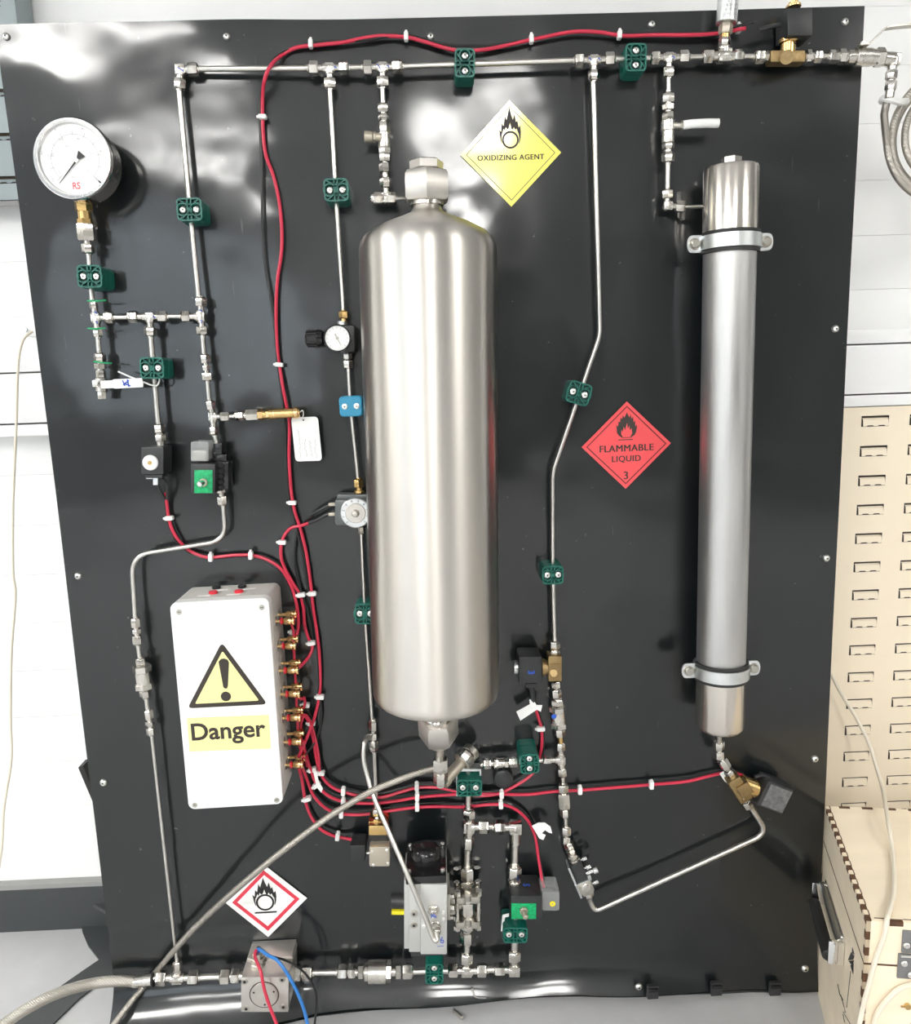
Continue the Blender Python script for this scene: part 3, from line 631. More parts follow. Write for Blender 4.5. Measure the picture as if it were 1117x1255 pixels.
# drain valve under gauge
t = inline('small drain ball valve under the gauge line with a white lever', (122, 430), (125.5, 490), [(443.5, 432.5, 'nut', 7), (443, 455, 'cyl', 4.2), (445.5, 452, 'hex', 7), (454, 463, 'hex', 5.6), (463, 480, 'cyl', 7), (479, 489, 'hex', 5.4)], name='ball_valve', cat='valve', group='small ball valves with lever handles')
s = S(125, 471)
MB().cyl(P(123.5, 471, .02), P(123.5, 471, .040), 4*s, 14).hex(P(123.5, 471, .036), P(123.5, 471, .040), 5*s).box(P(117, 470, .03), Vector((3*s, 0, 0)), Vector((0, .003, 0)), Vector((0, 0, 4*s)), .001).build('stem', 'steel', t)
A, B = P(124, 471.5, .038), P(175, 469, .038); d = (B-A); k = Vector((0, -1, 0)).cross(d).normalized()
MB().prism([A+k*4.5*s, A+d*.28+k*4.5*s, A+d*.34+k*5.6*s, B+k*5.4*s, B+d*.02, B-k*5.2*s, A+d*.34-k*5.4*s, A+d*.28-k*4.5*s, A-k*4.5*s], Vector((0, -.002, 0))).build('lever', 'white', t, smooth=False)
q = MB()
for p_ in ([(150, 466), (153, 473)], [(151, 472), (158, 466)], [(156, 465), (158, 474)], [(152, 470), (160, 473)]): q.sweep(W3([(x, y, .0412) for x, y in p_]), .0008, 5)
q.build('ink_mark', 'blueink', t)
# flanged three-piece ball valve
t = inline('three-piece flanged steel ball valve with four long bolts', (573, 1062), (572.5, 1157), [(1077.5, 1063, 'nut', 8.6), (1076, 1092, 'cyl', 6, 'steel', 'end_connector'), (1079, 1087, 'hex', 8.4, 'steel', 'end_hex'), (1128, 1141, 'cyl', 6.4, 'steel', 'end_connector'), (1132, 1139, 'hex', 8, 'steel', 'end_hex'), (1141, 1155.5, 'nut', 8.6)], name='flanged_ball_valve', cat='valve', h=.03)
s = S(573, 1110, .03); e = Vector((0, -1, 0)); X = Vector((s, 0, 0))
for y0, y1 in ((1091, 1099), (1121, 1129)):
    q = MB(); a, b = P(573.5, y0, .03), P(573.3, y1, .03)
    q.cyl(a, b, 11*s, 20, ch=.001)
    for sx in (-1, 1):
        for sy in (-1, 1):
            q.box((a+b)/2+X*(sx*9)+e*(sy*9*s), X*5.4, e*(5.4*s), (a-b)/2, .002)
    q.build('flange', 'steel_dull', t)
q = MB(); q.cyl(P(573.4, 1098, .03), P(573.4, 1122, .03), 8.8*s, 24).box(P(573.4, 1110, .03)+e*(7*s), X*6, e*(2.2*s), Vector((0, 0, 8*s)), .001); q.build('centre_body', 'steel', t)
for sx in (-1, 1):
    for sy in (-1, 1):
        o_ = X*(sx*13)+e*(sy*9*s); a, b = P(573.5, 1086, .03)+o_, P(573.3, 1133, .03)+o_
        MB().cyl(a, b, 2.6*s, 12).hex(a, a+(b-a)*.12, 4.4*s, soft=False).hex(b-(b-a)*.12, b, 4.4*s, soft=False).build('tie_bolt', 'steel', t)
# right-hand end ball valve on the top line
t = inline('stainless ball valve at the right end of the top line with a thin steel lever', (1012, 69.5), (1088, 70.5), [(1027.5, 1014.5, 'nut', 7.6), (1027, 1040, 'cyl', 6), (1028.5, 1036, 'hex', 9), (1039, 1050, 'cyl', 8), (1048, 1068, 'cyl', 10.5), (1067, 1075, 'cyl', 9.5), (1073, 1083, 'hex', 11), (1082, 1088, 'cyl', 7)], axis='x', name='ball_valve', cat='valve')
s = S(1058, 60)
MB().cyl(P(1058, 68, .026), P(1057.5, 52, .026), 4.4*s, 14).hex(P(1057.8, 58, .026), P(1057.5, 53, .026), 6*s).build('stem', 'steel', t)
lv = [P(1052, 57.5, .034), P(1064, 56.5, .034), P(1072, 49, .036), P(1085, 36, .038), P(1100, 34, .038), P(1135, 31, .038)]
q = MB(); q.rings([[p+Vector((0, -.006, 0)), p+Vector((0, .006, 0)), p+Vector((.0004, .006, .0025)), p+Vector((.0004, -.006, .0025))] for p in lv]); q.build('lever', 'steel_dull', t, smooth=False)
# ---- tilted valve low right
t = thing('bracketed_valve', 'tilted dark-bodied valve on a steel bracket with chrome screws, low right of the tank', 'valve', P(710, 1070, .04))
h = .036; s = S(710, 1070, h)
A, B = P(700.5, 1045, h), P(722, 1096, h); d = (B-A).normalized(); L = (B-A).length; N = Vector((0, -1, 0)); K = N.cross(d).normalized()
if K.x < 0: K = -K
MB().cyl(A, A+d*L*.10, 5*s, 14).hex(A+d*L*.04, A+d*L*.10, 6.4*s, soft=False).hex(A+d*L*.14, A+d*L*.20, 6.6*s, soft=False).cyl(A+d*L*.09, A+d*L*.2, 4.5*s, 12).build('inlet_neck', 'steel', t)
MB().box(A+d*L*.42, d*(L*.23), K*(7*s), N*(8*s), .002).build('dark_body', 'black', t)
MB().box(A+d*L*.56-K*(9.5*s), d*(L*.36), K*(1.3*s), N*(9*s), .0006).build('bracket_plate', 'zinc', t)
MB().box(A+d*L*.60, d*(L*.012), K*(11*s), N*(9.6*s), .0004).build('bracket_flange', 'zinc', t)
MB().box(A+d*L*.74, d*(L*.13), K*(9*s), N*(9*s), .002).box(A+d*L*.88, d*(L*.06), K*(7*s), N*(7*s), .0015).build('lower_block', 'steel_dull', t)
MB().hex(A+d*L*.72+N*(8*s), A+d*L*.72+N*(12*s), 6*s).hex(A+d*L*.9, A+d*L*1.06, 6.2*s).build('outlet_nut', 'steel', t)
for f1, o_, r_ in ((.22, 11, 2.6), (.42, 11.5, 2.8), (.54, 18, 4.6), (.80, 13, 2.6)):
    c = A+d*L*f1+K*(4*s); MB().cyl(c, c+K*((o_-3)*s), r_*.55*s, 10).cyl(c+K*((o_-6)*s), c+K*(o_*s), r_*s, 14, ch=.0006).build('screw', 'chrome', t)
# ================================================================== BRASS RELIEF VALVE + TAG
t = inline('brass relief valve pointing right from the left piping', (286, 510), (370, 505.5), [(299, 288, 'nut', 6.2), (299, 303, 'cyl', 4), (302, 317.5, 'hex', 7.4), (316, 323, 'hex', 7.6, 'gold', 'hex_ring'), (322, 328, 'cyl', 5.4, 'brass', 'neck'), (326, 331, 'hex', 7, 'gold', 'lock_ring'), (330, 362, 'cyl', 6.4, 'brass', 'barrel'), (360, 366, 'cyl', 7, 'gold', 'end_cap'), (365.5, 368, 'cyl', 5, 'gold', 'tip')], axis='x', name='relief_valve', cat='valve', h=.030)
MB().cyl(P(336, 507.4, .030)+Vector((0, 0, 0)), P(337.4, 507.3, .030), 6.7*S(337, 507, .03), 20).build('groove_ring', 'gold', t)
t = thing('swing_tag', 'white handwritten tag hanging beside the brass relief valve', 'tag', P(376, 538, .03))
def quad_frame(c00, c10, c01, h): # bottom-left, bottom-right, top-left pixels
    o = P(*c00, h); return o, P(*c10, h)-o, P(*c01, h)-o
o_, ex, ey = quad_frame((362.5, 565.5), (395, 564.5), (357, 511.5), .020)
pl = []
for fx, fy, a0 in ((1, 1, 0), (0, 1, 90), (0, 0, 180), (1, 0, 270)):
    for k in range(4):
        a = math.radians(a0+30*k); rx, ry = .12, .08
        pl.append(o_+ex*((rx if fx == 0 else 1-rx)+rx*math.cos(a))+ey*((ry if fy == 0 else 1-ry)+ry*math.sin(a)))
MB().prism(pl, Vector((0, -.0012, 0))).build('card', 'paper', t, smooth=False)
MB().cyl(o_+ex*.45+ey*.93+Vector((0, -.0005, 0)), o_+ex*.45+ey*.93+Vector((0, -.0015, 0)), .0013, 10).build('eyelet', 'ink', t)
random.seed(3); q = MB()
for li, (fx, y0, y1) in enumerate(((.22, .08, .72), (.42, .1, .5), (.62, .1, .46), (.80, .06, .5))):
    pts = []
    for k in range(26):
        fy = y0+(y1-y0)*k/25; pts.append(o_+ex*(fx+random.uniform(-.055, .055))+ey*fy+Vector((0, -.0015, 0)))
    q.sweep(pts, .00025, 4)
q.build('handwriting', 'greyink', t)
tag(MB().sweep(crom([P(370, 515, .022), P(372, 508, .034), P(371, 503, .038), P(368, 505, .028)]), .0007, 6).build('tag_string', 'white'), 'white string loop holding the handwritten tag', 'string')
# ================================================================== GAUGE
t = thing('pressure_gauge', 'large round stainless pressure gauge with white dial on the left', 'gauge', P(90, 194, .06))
hg = .078; c = P(88.5, 194, hg); s = S(88.5, 194, hg); e = Vector((0, -1, 0)); X = Vector((1, 0, 0)); Z = Vector((0, 0, 1))
def disc(mb, c, n, prof, k=48):
    R = []
    for d_, r in prof: R.append([c+n*d_+X*(r*math.cos(2*math.pi*i/k))+Z*(r*math.sin(2*math.pi*i/k)) for i in range(k)])
    return mb.rings(R)
disc(MB(), c, e, [(-.042, 44*s), (-.040, 46*s), (-.009, 46*s), (-.008, 45*s)]).build('case', 'steel', t)
q = MB(); R = [(-.009, 46.5*s), (-.008, 48.5*s), (-.002, 48.5*s), (.001, 46.5*s), (.001, 43.5*s), (-.003, 42*s), (-.0045, 40.5*s), (-.006, 40.5*s)]
q.rings([[c+e*d_+X*(r*math.cos(2*math.pi*i/56))+Z*(r*math.sin(2*math.pi*i/56)) for i in range(56)] for d_, r in R], (False, False)); q.build('bezel', 'chrome', t)
disc(MB(), c, e, [(-.008, 41*s), (-.0055, 41*s)]).build('dial', 'paper', t)
q = MB(); dc = c+X*(1.5*s)
def arc_band(q, r0, r1, a0, a1, z, n=50):
    P_ = [math.radians(a0+(a1-a0)*i/n) for i in range(n+1)]
    vs = [dc+X*(r*math.cos(a))+Z*(r*math.sin(a))+e*z for a in P_ for r in (r0, r1)]
    q.add(vs, [(2*i, 2*i+1, 2*i+3, 2*i+2) for i in range(n)])
arc_band(q, 29*s, 29.5*s, -45, 225, -.0052)
for i in range(11):
    a = math.radians(225-27*i); d_ = X*math.cos(a)+Z*math.sin(a); p = X*-math.sin(a)+Z*math.cos(a)
    q.box(dc+d_*(30*s)+e*-.0053, d_*((4.2 if i % 2 == 0 else 2.6)*s), p*(.22*s), e*.0002)
q.build('scale', 'greyink', t, smooth=False)
for i, n in enumerate(('0', '2', '4', '6', '8', '10')):
    a = math.radians(225-54*i); text(n, dc+(X*math.cos(a)+Z*math.sin(a))*(36.2*s), X, Z, 5.5*s, .0052+.0*i, t, 'greyink', 'dial_number').location += e*0
for i, n in enumerate(('0', '30', '60', '90', '120', '150')):
    a = math.radians(225-54*i); text(n, dc+(X*math.cos(a)+Z*math.sin(a))*(23*s), X, Z, 4.6*s, .0052, t, 'greyink', 'dial_number')
text('psi', dc+Z*13*s-X*4*s, X, Z, 4.2*s, .0052, t, 'greyink'); text('bar', dc-Z*23*s, X, Z, 4.5*s, .0052, t, 'greyink')
text('RS', dc-Z*33.5*s+X*2*s, X, Z, 11*s, .0054, t, 'redline', 'red_lettering', bold=.02, sx=.85)
q = MB(); nd = (P(72.5, 223, hg)-P(94, 194, hg)); nd.y = 0; nd.normalize(); pp = e.cross(nd); pv = P(92.3, 196, hg)+e*-.0035
q.prism([pv+pp*1.1*s, pv+nd*35*s+pp*.25*s, pv+nd*35*s-pp*.25*s, pv-pp*1.1*s], e*.0006)
q.prism([pv-nd*3*s+pp*1.6*s, pv-nd*11*s+pp*5*s, pv-nd*11*s-pp*5*s, pv-nd*3*s-pp*1.6*s], e*.0006); q.build('needle', 'ink', t, smooth=False)
MB().cyl(pv-e*.001, pv+e*.0012, 2.2*s, 14).build('pivot', 'steel', t)
a1 = dc+X*24*s-Z*24*s+e*-.0053; MB().prism([a1, a1+X*6*s-Z*3.5*s, a1+X*4*s-Z*6.5*s], e*.0004).build('end_mark', 'ink', t, smooth=False)
inline('brass and steel adapter screwed under the pressure gauge', (101.5, 242), (109, 312), [(242, 259, 'hex', 10.5, 'brass', 'brass_hex'), (258, 271, 'cyl', 8, 'brass', 'brass_neck'), (268, 275, 'hex', 9.2, 'brass', 'brass_collar'), (274, 295, 'hex', 11), (294, 300, 'cyl', 4.5), (299, 311, 'nut', 7.6)], h=.032, hb=.025, name='gauge_adapter')
# ================================================================== TRANSMITTER + TOP SOLENOID
t = inline('silver cylindrical pressure transmitter standing on the top line', (888.5, 50), (895.5, -30), [(47, 56, 'hex', 7), (41, 48, 'cyl', 5.4, 'brass', 'brass_neck'), (29, 42, 'hex', 8.4, 'khaki', 'hex_base'), (-25, 29, 'cyl', 12.4, 'zinc', 'barrel')], name='pressure_transmitter', cat='sensor', group=None, h=.03)

s = S(892, 12, .03)
for i, tx in enumerate(('G 1/4', '4-20mA', '0-10 bar', '24V DC')):
    y = 6+5.5*i; text(tx, P(893.2-.07*y, y, .03), Vector((1, 0, .02)).normalized(), Vector((0, 0, 1)), 4.6*s, 12.6*s, t, 'greyink')
inline('nut left of the brass solenoid valve on the top line', (922, 69.3), (946, 69.3), [(936.5, 924.5, 'nut', 8.2), (936, 946, 'cyl', 5), (939, 943, 'hex', 6.4)], axis='x')
inline('nut right of the brass solenoid valve on the top line', (986, 69.3), (1008, 69.3), [(986, 998, 'cyl', 5), (987.5, 994, 'hex', 7.8), (1007, 996.5, 'nut', 7.4)], axis='x')
def boxpx(mb, x0, y0, x1, y1, h0, h1, ch=.003):
    """box whose front face covers the pixel rectangle at height h1, reaching back to h0"""
    a, b, c_ = P(x0, y1, h1), P(x1, y1, h1), P(x0, y0, h1); cc = (b+c_)/2; cc.y = -(h0+h1)/2
    return mb.box(cc, (b-a)/2, Vector((0, (h1-h0)/2, 0)), (c_-a)/2, ch)
t = thing('solenoid_valve', 'brass solenoid valve with tall black coil on the top line', 'solenoid valve', P(967, 69, .03), 'electric solenoid valves')
q = MB(); boxpx(q, 945, 61, 988, 76, .014, .034, .003); q.cyl(P(965, 70, .02), P(965, 70, .042), 8*S(965, 70, .04), 20); q.build('brass_body', 'brass_cast', t)
MB().cyl(P(966, 66, .026), P(967, 44, .026), 9*S(967, 50, .03), 20).cyl(P(967, 53, .026), P(967, 47, .026), 11.4*S(967, 50, .03), 24, ch=.001).build('brass_stem', 'brass', t)
q = MB(); boxpx(q, 965.5, 8.5, 997, 44, .006, .046, .004); q.build('coil', 'black', t)
s = S(973, 5, .03); MB().cyl(P(973, 10, .028), P(973, 6, .028), 9*s, 18, ch=.001).cyl(P(973, 7, .028), P(973, 2, .028), 6*s, 14, ch=.001).build('brass_knob', 'brass', t)
MB().sweep(W3([(957, 30, .03), (944, 33, .03), (930, 36, .03)]), .003, 8).build('terminal', 'black', t)
# ================================================================== HOSES
def hose(label, pts, rp, h=H0, m='braid', name='braided_hose', fer=None):
    s = S(pts[0][0], pts[0][1], pts[0][2] if len(pts[0]) > 2 else h)
    o = MB().sweep(crom(W3(pts, h), 10), rp*s, 16).build(name, m); tag(o, label, 'hose'); return o
hose('thick braided steel hose running off to the lower left', [(170, 1203.5), (150, 1202), (120, 1204.5), (90, 1211, .04), (60, 1222, .06), (30, 1238, .08), (0, 1259, .10), (-30, 1285, .12)], 6.4)
hose('thin braided steel hose crossing diagonally from the tank outlet to the lower left', [(536, 941, .06), (515, 946.5, .065), (487, 956.5, .07), (455, 970, .075), (430, 984, .08), (400, 1003, .085), (350, 1040, .085), (300, 1081, .07), (250, 1126, .045), (215, 1163, .03), (180, 1205, .012+.0), (160, 1229, .03), (138, 1258, .05), (110, 1296, .06)], 4.0)
c = P(1150, 172, -.03); s = S(1150, 172, -.03); pts = []
fp = [P(1090, 112, .02), P(1089, 122, .016)]
for k in range(0, 4*36+1):
    a = math.radians(145-10*0)+2*math.pi*k/36*1.0
    turn = k/36
    r = (74-7.6*turn)*s; dz = .006*math.sin(turn*2.2)
    pts.append(c+Vector((r*math.cos(a), -.010-.012*math.sin(turn*1.7+1)-.003*turn, r*math.sin(a)*1.05)))
hs = MB().sweep(crom(fp+[P(1084, 140, .008)]+pts[4:], 2), 4.2*s, 12).build('coiled_hose', 'braid'); tag(hs, 'coil of braided steel hose hanging on the wall at the top right', 'hose')
inline('nut and ferrule joining the top right elbow to the coiled hose', (1093, 99), (1090, 121), [(99, 112, 'nut', 6.6), (110, 121, 'cyl', 5.4)], name='hose_ferrule', h=.022)
t = tag(MB().sweep(crom([P(1081, 124, -.005), P(1083, 121, .012), P(1092, 122, .022), P(1103, 125, .014), P(1111, 124, -.01)]), .0048, 8).build('cable_tie', 'white'), 'white tape band around the top of the coiled hose', 'tie')
# ================================================================== BIG TANK
ht = .115
def axpt(y, xa=525.0, ya=320.0, xb=534.5, yb=840.0, h=ht): return P(xa+(xb-xa)*(y-ya)/(yb-ya), y, h)
s_ = S(525, 320, ht); RTK = 84.5*s_
t = thing('steel_tank', 'large vertical brushed stainless steel tank in the middle of the board', 'tank', axpt(868))
zt, zb_ = axpt(286), axpt(850); L = (zt-zb_).length
pr = [(-.028, .3), (-.026, .45), (-.0225, .62), (-.016, .80), (-.008, .92), (.0, .975), (.010, .997), (.020, 1.0), (.955, 1.0), (.968, .995), (.980, .97), (.990, .93), (1.0, .86), (1.018, .62), (1.030, .40), (1.040, .245), (1.046, .215), (1.052, .205)]
MB().lathe(zb_, zt, [(a, r*RTK) for a, r in pr], 96).build('shell', 'tank', t)
MB().lathe(axpt(280), axpt(247), [(0, .235*RTK), (.12, .205*RTK), (.5, .195*RTK), (.9, .205*RTK), (1, .22*RTK)], 40).lathe(axpt(252.5), axpt(247), [(0, .24*RTK), (1, .24*RTK)], 40).build('neck', 'cap', t)
MB().hex(axpt(247.5), axpt(211), 29.5*s_, rot=math.radians(30), soft=False).build('top_nut', 'plate', t)
MB().cyl(axpt(212), axpt(208), 17*s_, 32).build('washer', 'cap', t)
MB().hex(axpt(209.5), axpt(197), 20.5*s_, rot=math.radians(8), soft=False).build('plug', 'plate', t)
def ax2(y): return P(536+(540.5-536)*(y-870)/(940-870), y, ht-(y-868)*.0007)
s2 = S(538, 895, .1)
MB().cyl(ax2(864), ax2(886), 14.5*s2, 32).cyl(ax2(874), ax2(884), 17*s2, 32, ch=.002).build('lower_neck', 'cap', t)
MB().lathe(ax2(913), ax2(880), [(0, 11*s2), (.18, 17*s2), (.38, 24.5*s2), (.9, 24.5*s2), (1, 21*s2)], 6, 0.0).build('bottom_nut', 'plate', t)
MB().cyl(ax2(932), ax2(910), 5.2*s2, 18).build('outlet_tube', 'tube', t)
inline('pair of large nuts on the tube under the tank', (540, 925), (540.5, 966), [(929.5, 945, 'hex', 9.8), (944, 947, 'cyl', 7), (946, 960, 'hex', 9.0), (959, 964, 'cyl', 5)], h=.088, hb=.082, group=None, name='outlet_nut')
for yy in (400, 760):
    ps_ = axpt(yy); MB().box(Vector((ps_.x, -.014, ps_.z)), Vector((.05, 0, 0)), Vector((0, .0125, 0)), Vector((0, 0, .02)), .003).build('mounting_saddle', 'steel_dull', t)
text('U', axpt(856)+Vector((-.003, -RTK*.96, 0)), Vector((1, 0, 0)), Vector((0, 0, 1)), .010, .0, t, 'greyink')
# diagonal outlet elbow and bracket
t = thing('outlet_elbow', 'fat angled steel outlet elbow beside the tank bottom nut', 'pipe fitting', P(560, 940, .05))
A, B = P(545, 957, .075), P(574, 925, .035); s = S(560, 940, .05); d = B-A
MB().cyl(A, B, 7.0*s, 20).cyl(A-d*.08, A+d*.12, 8*s, 20, ch=.001).build('body', 'khaki', t)
MB().hex(A+d*.70, A+d*1.02, 12*s).cyl(A+d*.98, A+d*1.2, 11*s, 20, ch=.002).build('end_nut', 'steel_dull', t)
MB().hex(P(568, 931, .055), P(576, 921, .05), 8.5*s).build('side_nut', 'steel', t)
t = thing('clamp_bracket', 'thin steel bracket on top of the clamp beneath the tank', 'bracket', P(575, 944, .03))
q = MB(); boxpx(q, 560, 942.5, 590, 945.5, .034, .052, .0005); boxpx(q, 588, 943, 590, 951, .046, .052, .0004); boxpx(q, 559.5, 943, 561, 976, .036, .042, .0004); q.build('plate', 'zinc', t)
t = thing('round_sounder', 'round matt black cap on the red wire beneath the small unions', 'cap', P(615, 958, .02))
c = P(617.5, 956, .028); s = S(617, 956, .028); MB().lathe(Vector((c.x, -.002, c.z)), c, [(0, 12*s), (.8, 12.3*s), (.93, 11.6*s), (1, 9.5*s)], 32).build('cap', 'black', t)
# ================================================================== SLIM COLUMN
hc = .062
def cx_(y, h=hc):
    ks = [(192, 897), (330, 894.3), (640, 887.1), (800, 884), (893, 882.6)]
    for (a, xa), (b, xb) in zip(ks, ks[1:]):
        if y <= b or b == 893: return P(xa+(xb-xa)*(y-a)/(b-a), y, h)
sc = S(895, 300, hc); RC = 31.6*sc
t = thing('slim_column', 'tall slim grey steel pipe vessel on the right with polished end caps', 'pressure vessel', cx_(892))
yt = [cx_(y) for y in (300, 820)]
MB().lathe(yt[1], yt[0], [(0, RC), (1, RC)], 64).build('pipe', 'column', t)
MB().lathe(cx_(300), cx_(205), [(0, RC*1.0), (.01, RC*1.03), (.965, RC*1.03), (.995, RC*.98), (1, RC*.93)], 64).build('top_cap', 'cap', t)
MB().lathe(cx_(892), cx_(815), [(0, RC*.90), (.03, RC*.97), (.06, RC*1.0), (1, RC*1.0)], 64).build('bottom_cap', 'cap', t)
MB().cyl(cx_(207), cx_(202), 9*sc, 24).hex(cx_(203), cx_(192.5), 12*sc, rot=.5, soft=False).build('top_plug', 'steel', t)
def strap(label, yc, xl, yl, xr, yr, hw):
    c = cx_(yc); t = thing('pipe_strap', label, 'strap', Vector((c.x, 0, c.z)), 'two rubber-lined straps on the slim column')
    ri = RC*1.06; n = 28
    def band(r0, r1, z0, z1, nm, m_):
        mb = MB(); R = []
        for k in range(n+1):
            a = math.pi+math.pi*k/n  # front half
            d_ = Vector((math.cos(a), math.sin(a), 0))
            R.append([c+d_*r0+Vector((0, 0, z0)), c+d_*r1+Vector((0, 0, z0)), c+d_*r1+Vector((0, 0, z1)), c+d_*r0+Vector((0, 0, z1))])
        mb.rings(R)
        if nm == 'band':
            for sx in (-1, 1):
                er = []
                for a0 in range(-90, 91, 15):
                    er.append(c+Vector((sx*(ri+.013+.0095*math.cos(math.radians(a0))**.6), -.0016, hw*1.0*math.sin(math.radians(a0)))))
                er += [c+Vector((sx*(ri-.001), -.0016, hw)), c+Vector((sx*(ri-.001), -.0016, -hw))]
                mb.prism(er, Vector((0, .0032, 0)))
        mb.build(nm, m_, t)
    band(RC*1.005, ri+.002, -hw*1.22, hw*1.22, 'rubber_lining', 'rubber')
    band(ri, ri+.0042, -hw*.78, hw*.78, 'band', 'zinc')
    q = MB()
    for k in range(n+1): pass
    q.cyl(Vector((c.x, -.001, c.z)), Vector((c.x, c.y+ri, c.z)), .007, 12)
    R = []
    for k in range(n+1):
        a = math.pi*k/n; d_ = Vector((math.cos(a), math.sin(a), 0)); R.append([c+d_*(ri)+Vector((0, 0, -hw*.8)), c+d_*(ri+.003)+Vector((0, 0, -hw*.8)), c+d_*(ri+.003)+Vector((0, 0, hw*.8)), c+d_*ri+Vector((0, 0, hw*.8))])
    q.rings(R).build('rear_band', 'zinc', t)
    for sx in (-1, 1):
        p = c+Vector((sx*(ri+.012), 0, 0)); e = Vector((0, -1, 0))
        b = MB().cyl(p-e*.004, p+e*.0026, .0082, 20, ch=.0006).cyl(p+e*.0026, p+e*.0085, .0062, 18, ch=.0012).build('bolt', 'steel_dull', t)
        MB().cyl(p+e*.0081, p+e*.0083, .0024, 6).build('socket', 'ink', b)
    return t
strap('zinc strap with rubber lining around the top of the slim column', 298, 852, 300, 939, 296.6, .0118)
strap('zinc strap with rubber lining around the bottom of the slim column', 820, 845, 817, 923, 812, .0118)
# right brass solenoid
t = thing('solenoid_valve', 'brass solenoid valve with sideways black coil below the slim column', 'solenoid valve', P(908, 965, .02), 'electric solenoid valves')
h = .03; s = S(908, 965, h); e = Vector((0, -1, 0))
A, B = P(892, 944, h), P(917, 984, h); d = (B-A).normalized(); K = e.cross(d).normalized()
if K.x < 0: K = -K
MB().box((A+B)/2, d*(17*s), K*(8.5*s), e*(10*s), .003).box(P(909, 962, h)+e*(6*s), d*(8*s), K*(8*s), e*(7*s), .002).build('brass_body', 'brass_cast', t)
p0, p1 = P(908, 960, h), P(927, 967, h)
MB().cyl(p0, p1, 11*s, 24, ch=.001).build('brass_stem', 'brass', t)
q = MB(); x_ = (p1-p0).normalized(); z_ = e.cross(x_).normalized(); cc = P(945, 971, h)
q.box(cc, x_*(17.5*s), e*.018, z_*(17*s), .003); q.build('coil', 'black', t)
MB().box(cc+e*.0185+x_*(1.5*s)-z_*(1*s)*0, x_*(14.5*s), e*.0006, z_*(14.5*s), .0004).build('grey_label', mat('grey_label_print', (.12, .12, .12), .5, noise=.35, nscale=160), t)
MB().sweep(W3([(925, 952, .03), (935, 950, .03), (945, 955, .03)]), .0035, 8).build('terminal', 'black', t)
MB().hex(P(897, 951, h), P(892.5, 944, h), 6.2*s, soft=False).build('inlet_hex', 'steel', t)
MB().hex(P(909, 974, h+.006), P(913, 981, h+.004), 6.2*s, soft=False).hex(P(914, 982, h+.002), P(919, 990, h), 6*s).build('outlet_nut', 'steel', t)
# solenoid 3
t = thing('solenoid_valve', 'black coil solenoid marked 3 on a brass block, right of the tank', 'solenoid valve', P(665, 820, .02), 'electric solenoid valves')
q = MB(); boxpx(q, 672.5, 804.5, 689, 835.5, .012, .040, .002); q.build('brass_body', 'brass_cast', t)
q = MB(); boxpx(q, 674.5, 814, 687, 817, .03, .0425, .0008); s = S(680, 824, .04); q.cyl(P(679, 825, .038), P(679, 825, .043), 5.2*s, 20, ch=.001); q.build('boss', 'brass_cast', t)
MB().cyl(P(675, 818, .026), P(664, 818, .026), 9*S(668, 818), 20).cyl(P(668, 818, .026), P(664, 818, .026), 10.5*S(668, 818), 20).build('brass_stem', 'brass_cast', t)
q = MB(); boxpx(q, 636.5, 805, 664.5, 838, .006, .052, .003); q.build('coil', 'black', t)
MB().cyl(P(637, 818, .028), P(629.5, 818, .028), 8.5*S(633, 818), 20, ch=.001).build('end_cap', 'zinc', t)
text('3', P(651, 824, .0525), Vector((0, 0, -1)), Vector((1, 0, 0)), 11*S(651, 824, .05), .0006, t, 'blueink', 'ink_mark', bold=.03)
MB().sweep(W3([(648, 838, .03), (652, 845, .03), (654, 862, .025)]), .0042, 8).build('lead', 'black', t)
q = MB(); boxpx(q, 645, 838, 658, 843, .012, .036, .001); q.build('terminal', 'black', t)
for nm, pts, lb in (('flag_label', [(655, 860), (633, 872), (638, 883), (659, 869)], 'long white tape flag on the wires under solenoid 3'), ('flag_label', [(649, 857), (654, 858), (658, 864), (665, 864), (663, 872), (655, 868), (650, 868)], 'short white tape flag folded on the wires under solenoid 3')):
    o = MB().prism([P(x, y, .028+.0004*i) for i, (x, y) in enumerate(pts)], Vector((0, -.0008, 0))).build(nm, 'paper', smooth=False); tag(o, lb, 'label')
inline('nut pair on top of the solenoid marked 3', (680, 783), (680.5, 806), [(795, 785, 'nut', 6.6), (794, 798, 'cyl', 4), (796.5, 804, 'hex', 6.6)])
inline('small hex under the solenoid marked 3', (681.5, 834), (682, 845), [(835, 842.5, 'hex', 5.8)], group=None, name='nipple')
s = S(680, 877, .04); c = P(679, 878, .0345); MB().cyl(c, c+e*.0012, 3*s, 14).build('blue_dot', 'blueink', bpy.data.objects['check_valve.001'])
# solenoid 5 with green face
t = thing('solenoid_valve', 'black coil solenoid marked 5 with green face in the square loop', 'solenoid valve', P(645, 1107, .02), 'electric solenoid valves')
inl = inline('nut stack on top of the solenoid marked 5', (631, 1060), (630.5, 1090), [(1075, 1061, 'nut', 8.8), (1074, 1080, 'cyl', 6), (1079, 1088, 'cyl', 8)], h=.028)
q = MB(); boxpx(q, 626, 1098, 665, 1128.5, .004, .062, .005); q.build('coil', 'black', t)
q = MB(); boxpx(q, 627, 1107.5, 657.5, 1126.5, .060, .0628, .0008); q.build('green_label', 'pcb', t)
s = S(643, 1117, .066); c = P(642, 1115, .063); e = Vector((0, -1, 0))
MB().cyl(c, c+e*.006, 5*s, 16, ch=.0008).cyl(c+e*.005, c+e*.016+Vector((.002, 0, -.003)), 3.4*s, 14, ch=.001).build('brass_stub', 'khaki', t)
q = MB(); boxpx(q, 664, 1093, 686.5, 1117, .012, .054, .004); q.build('clear_plug', 'clear', t)
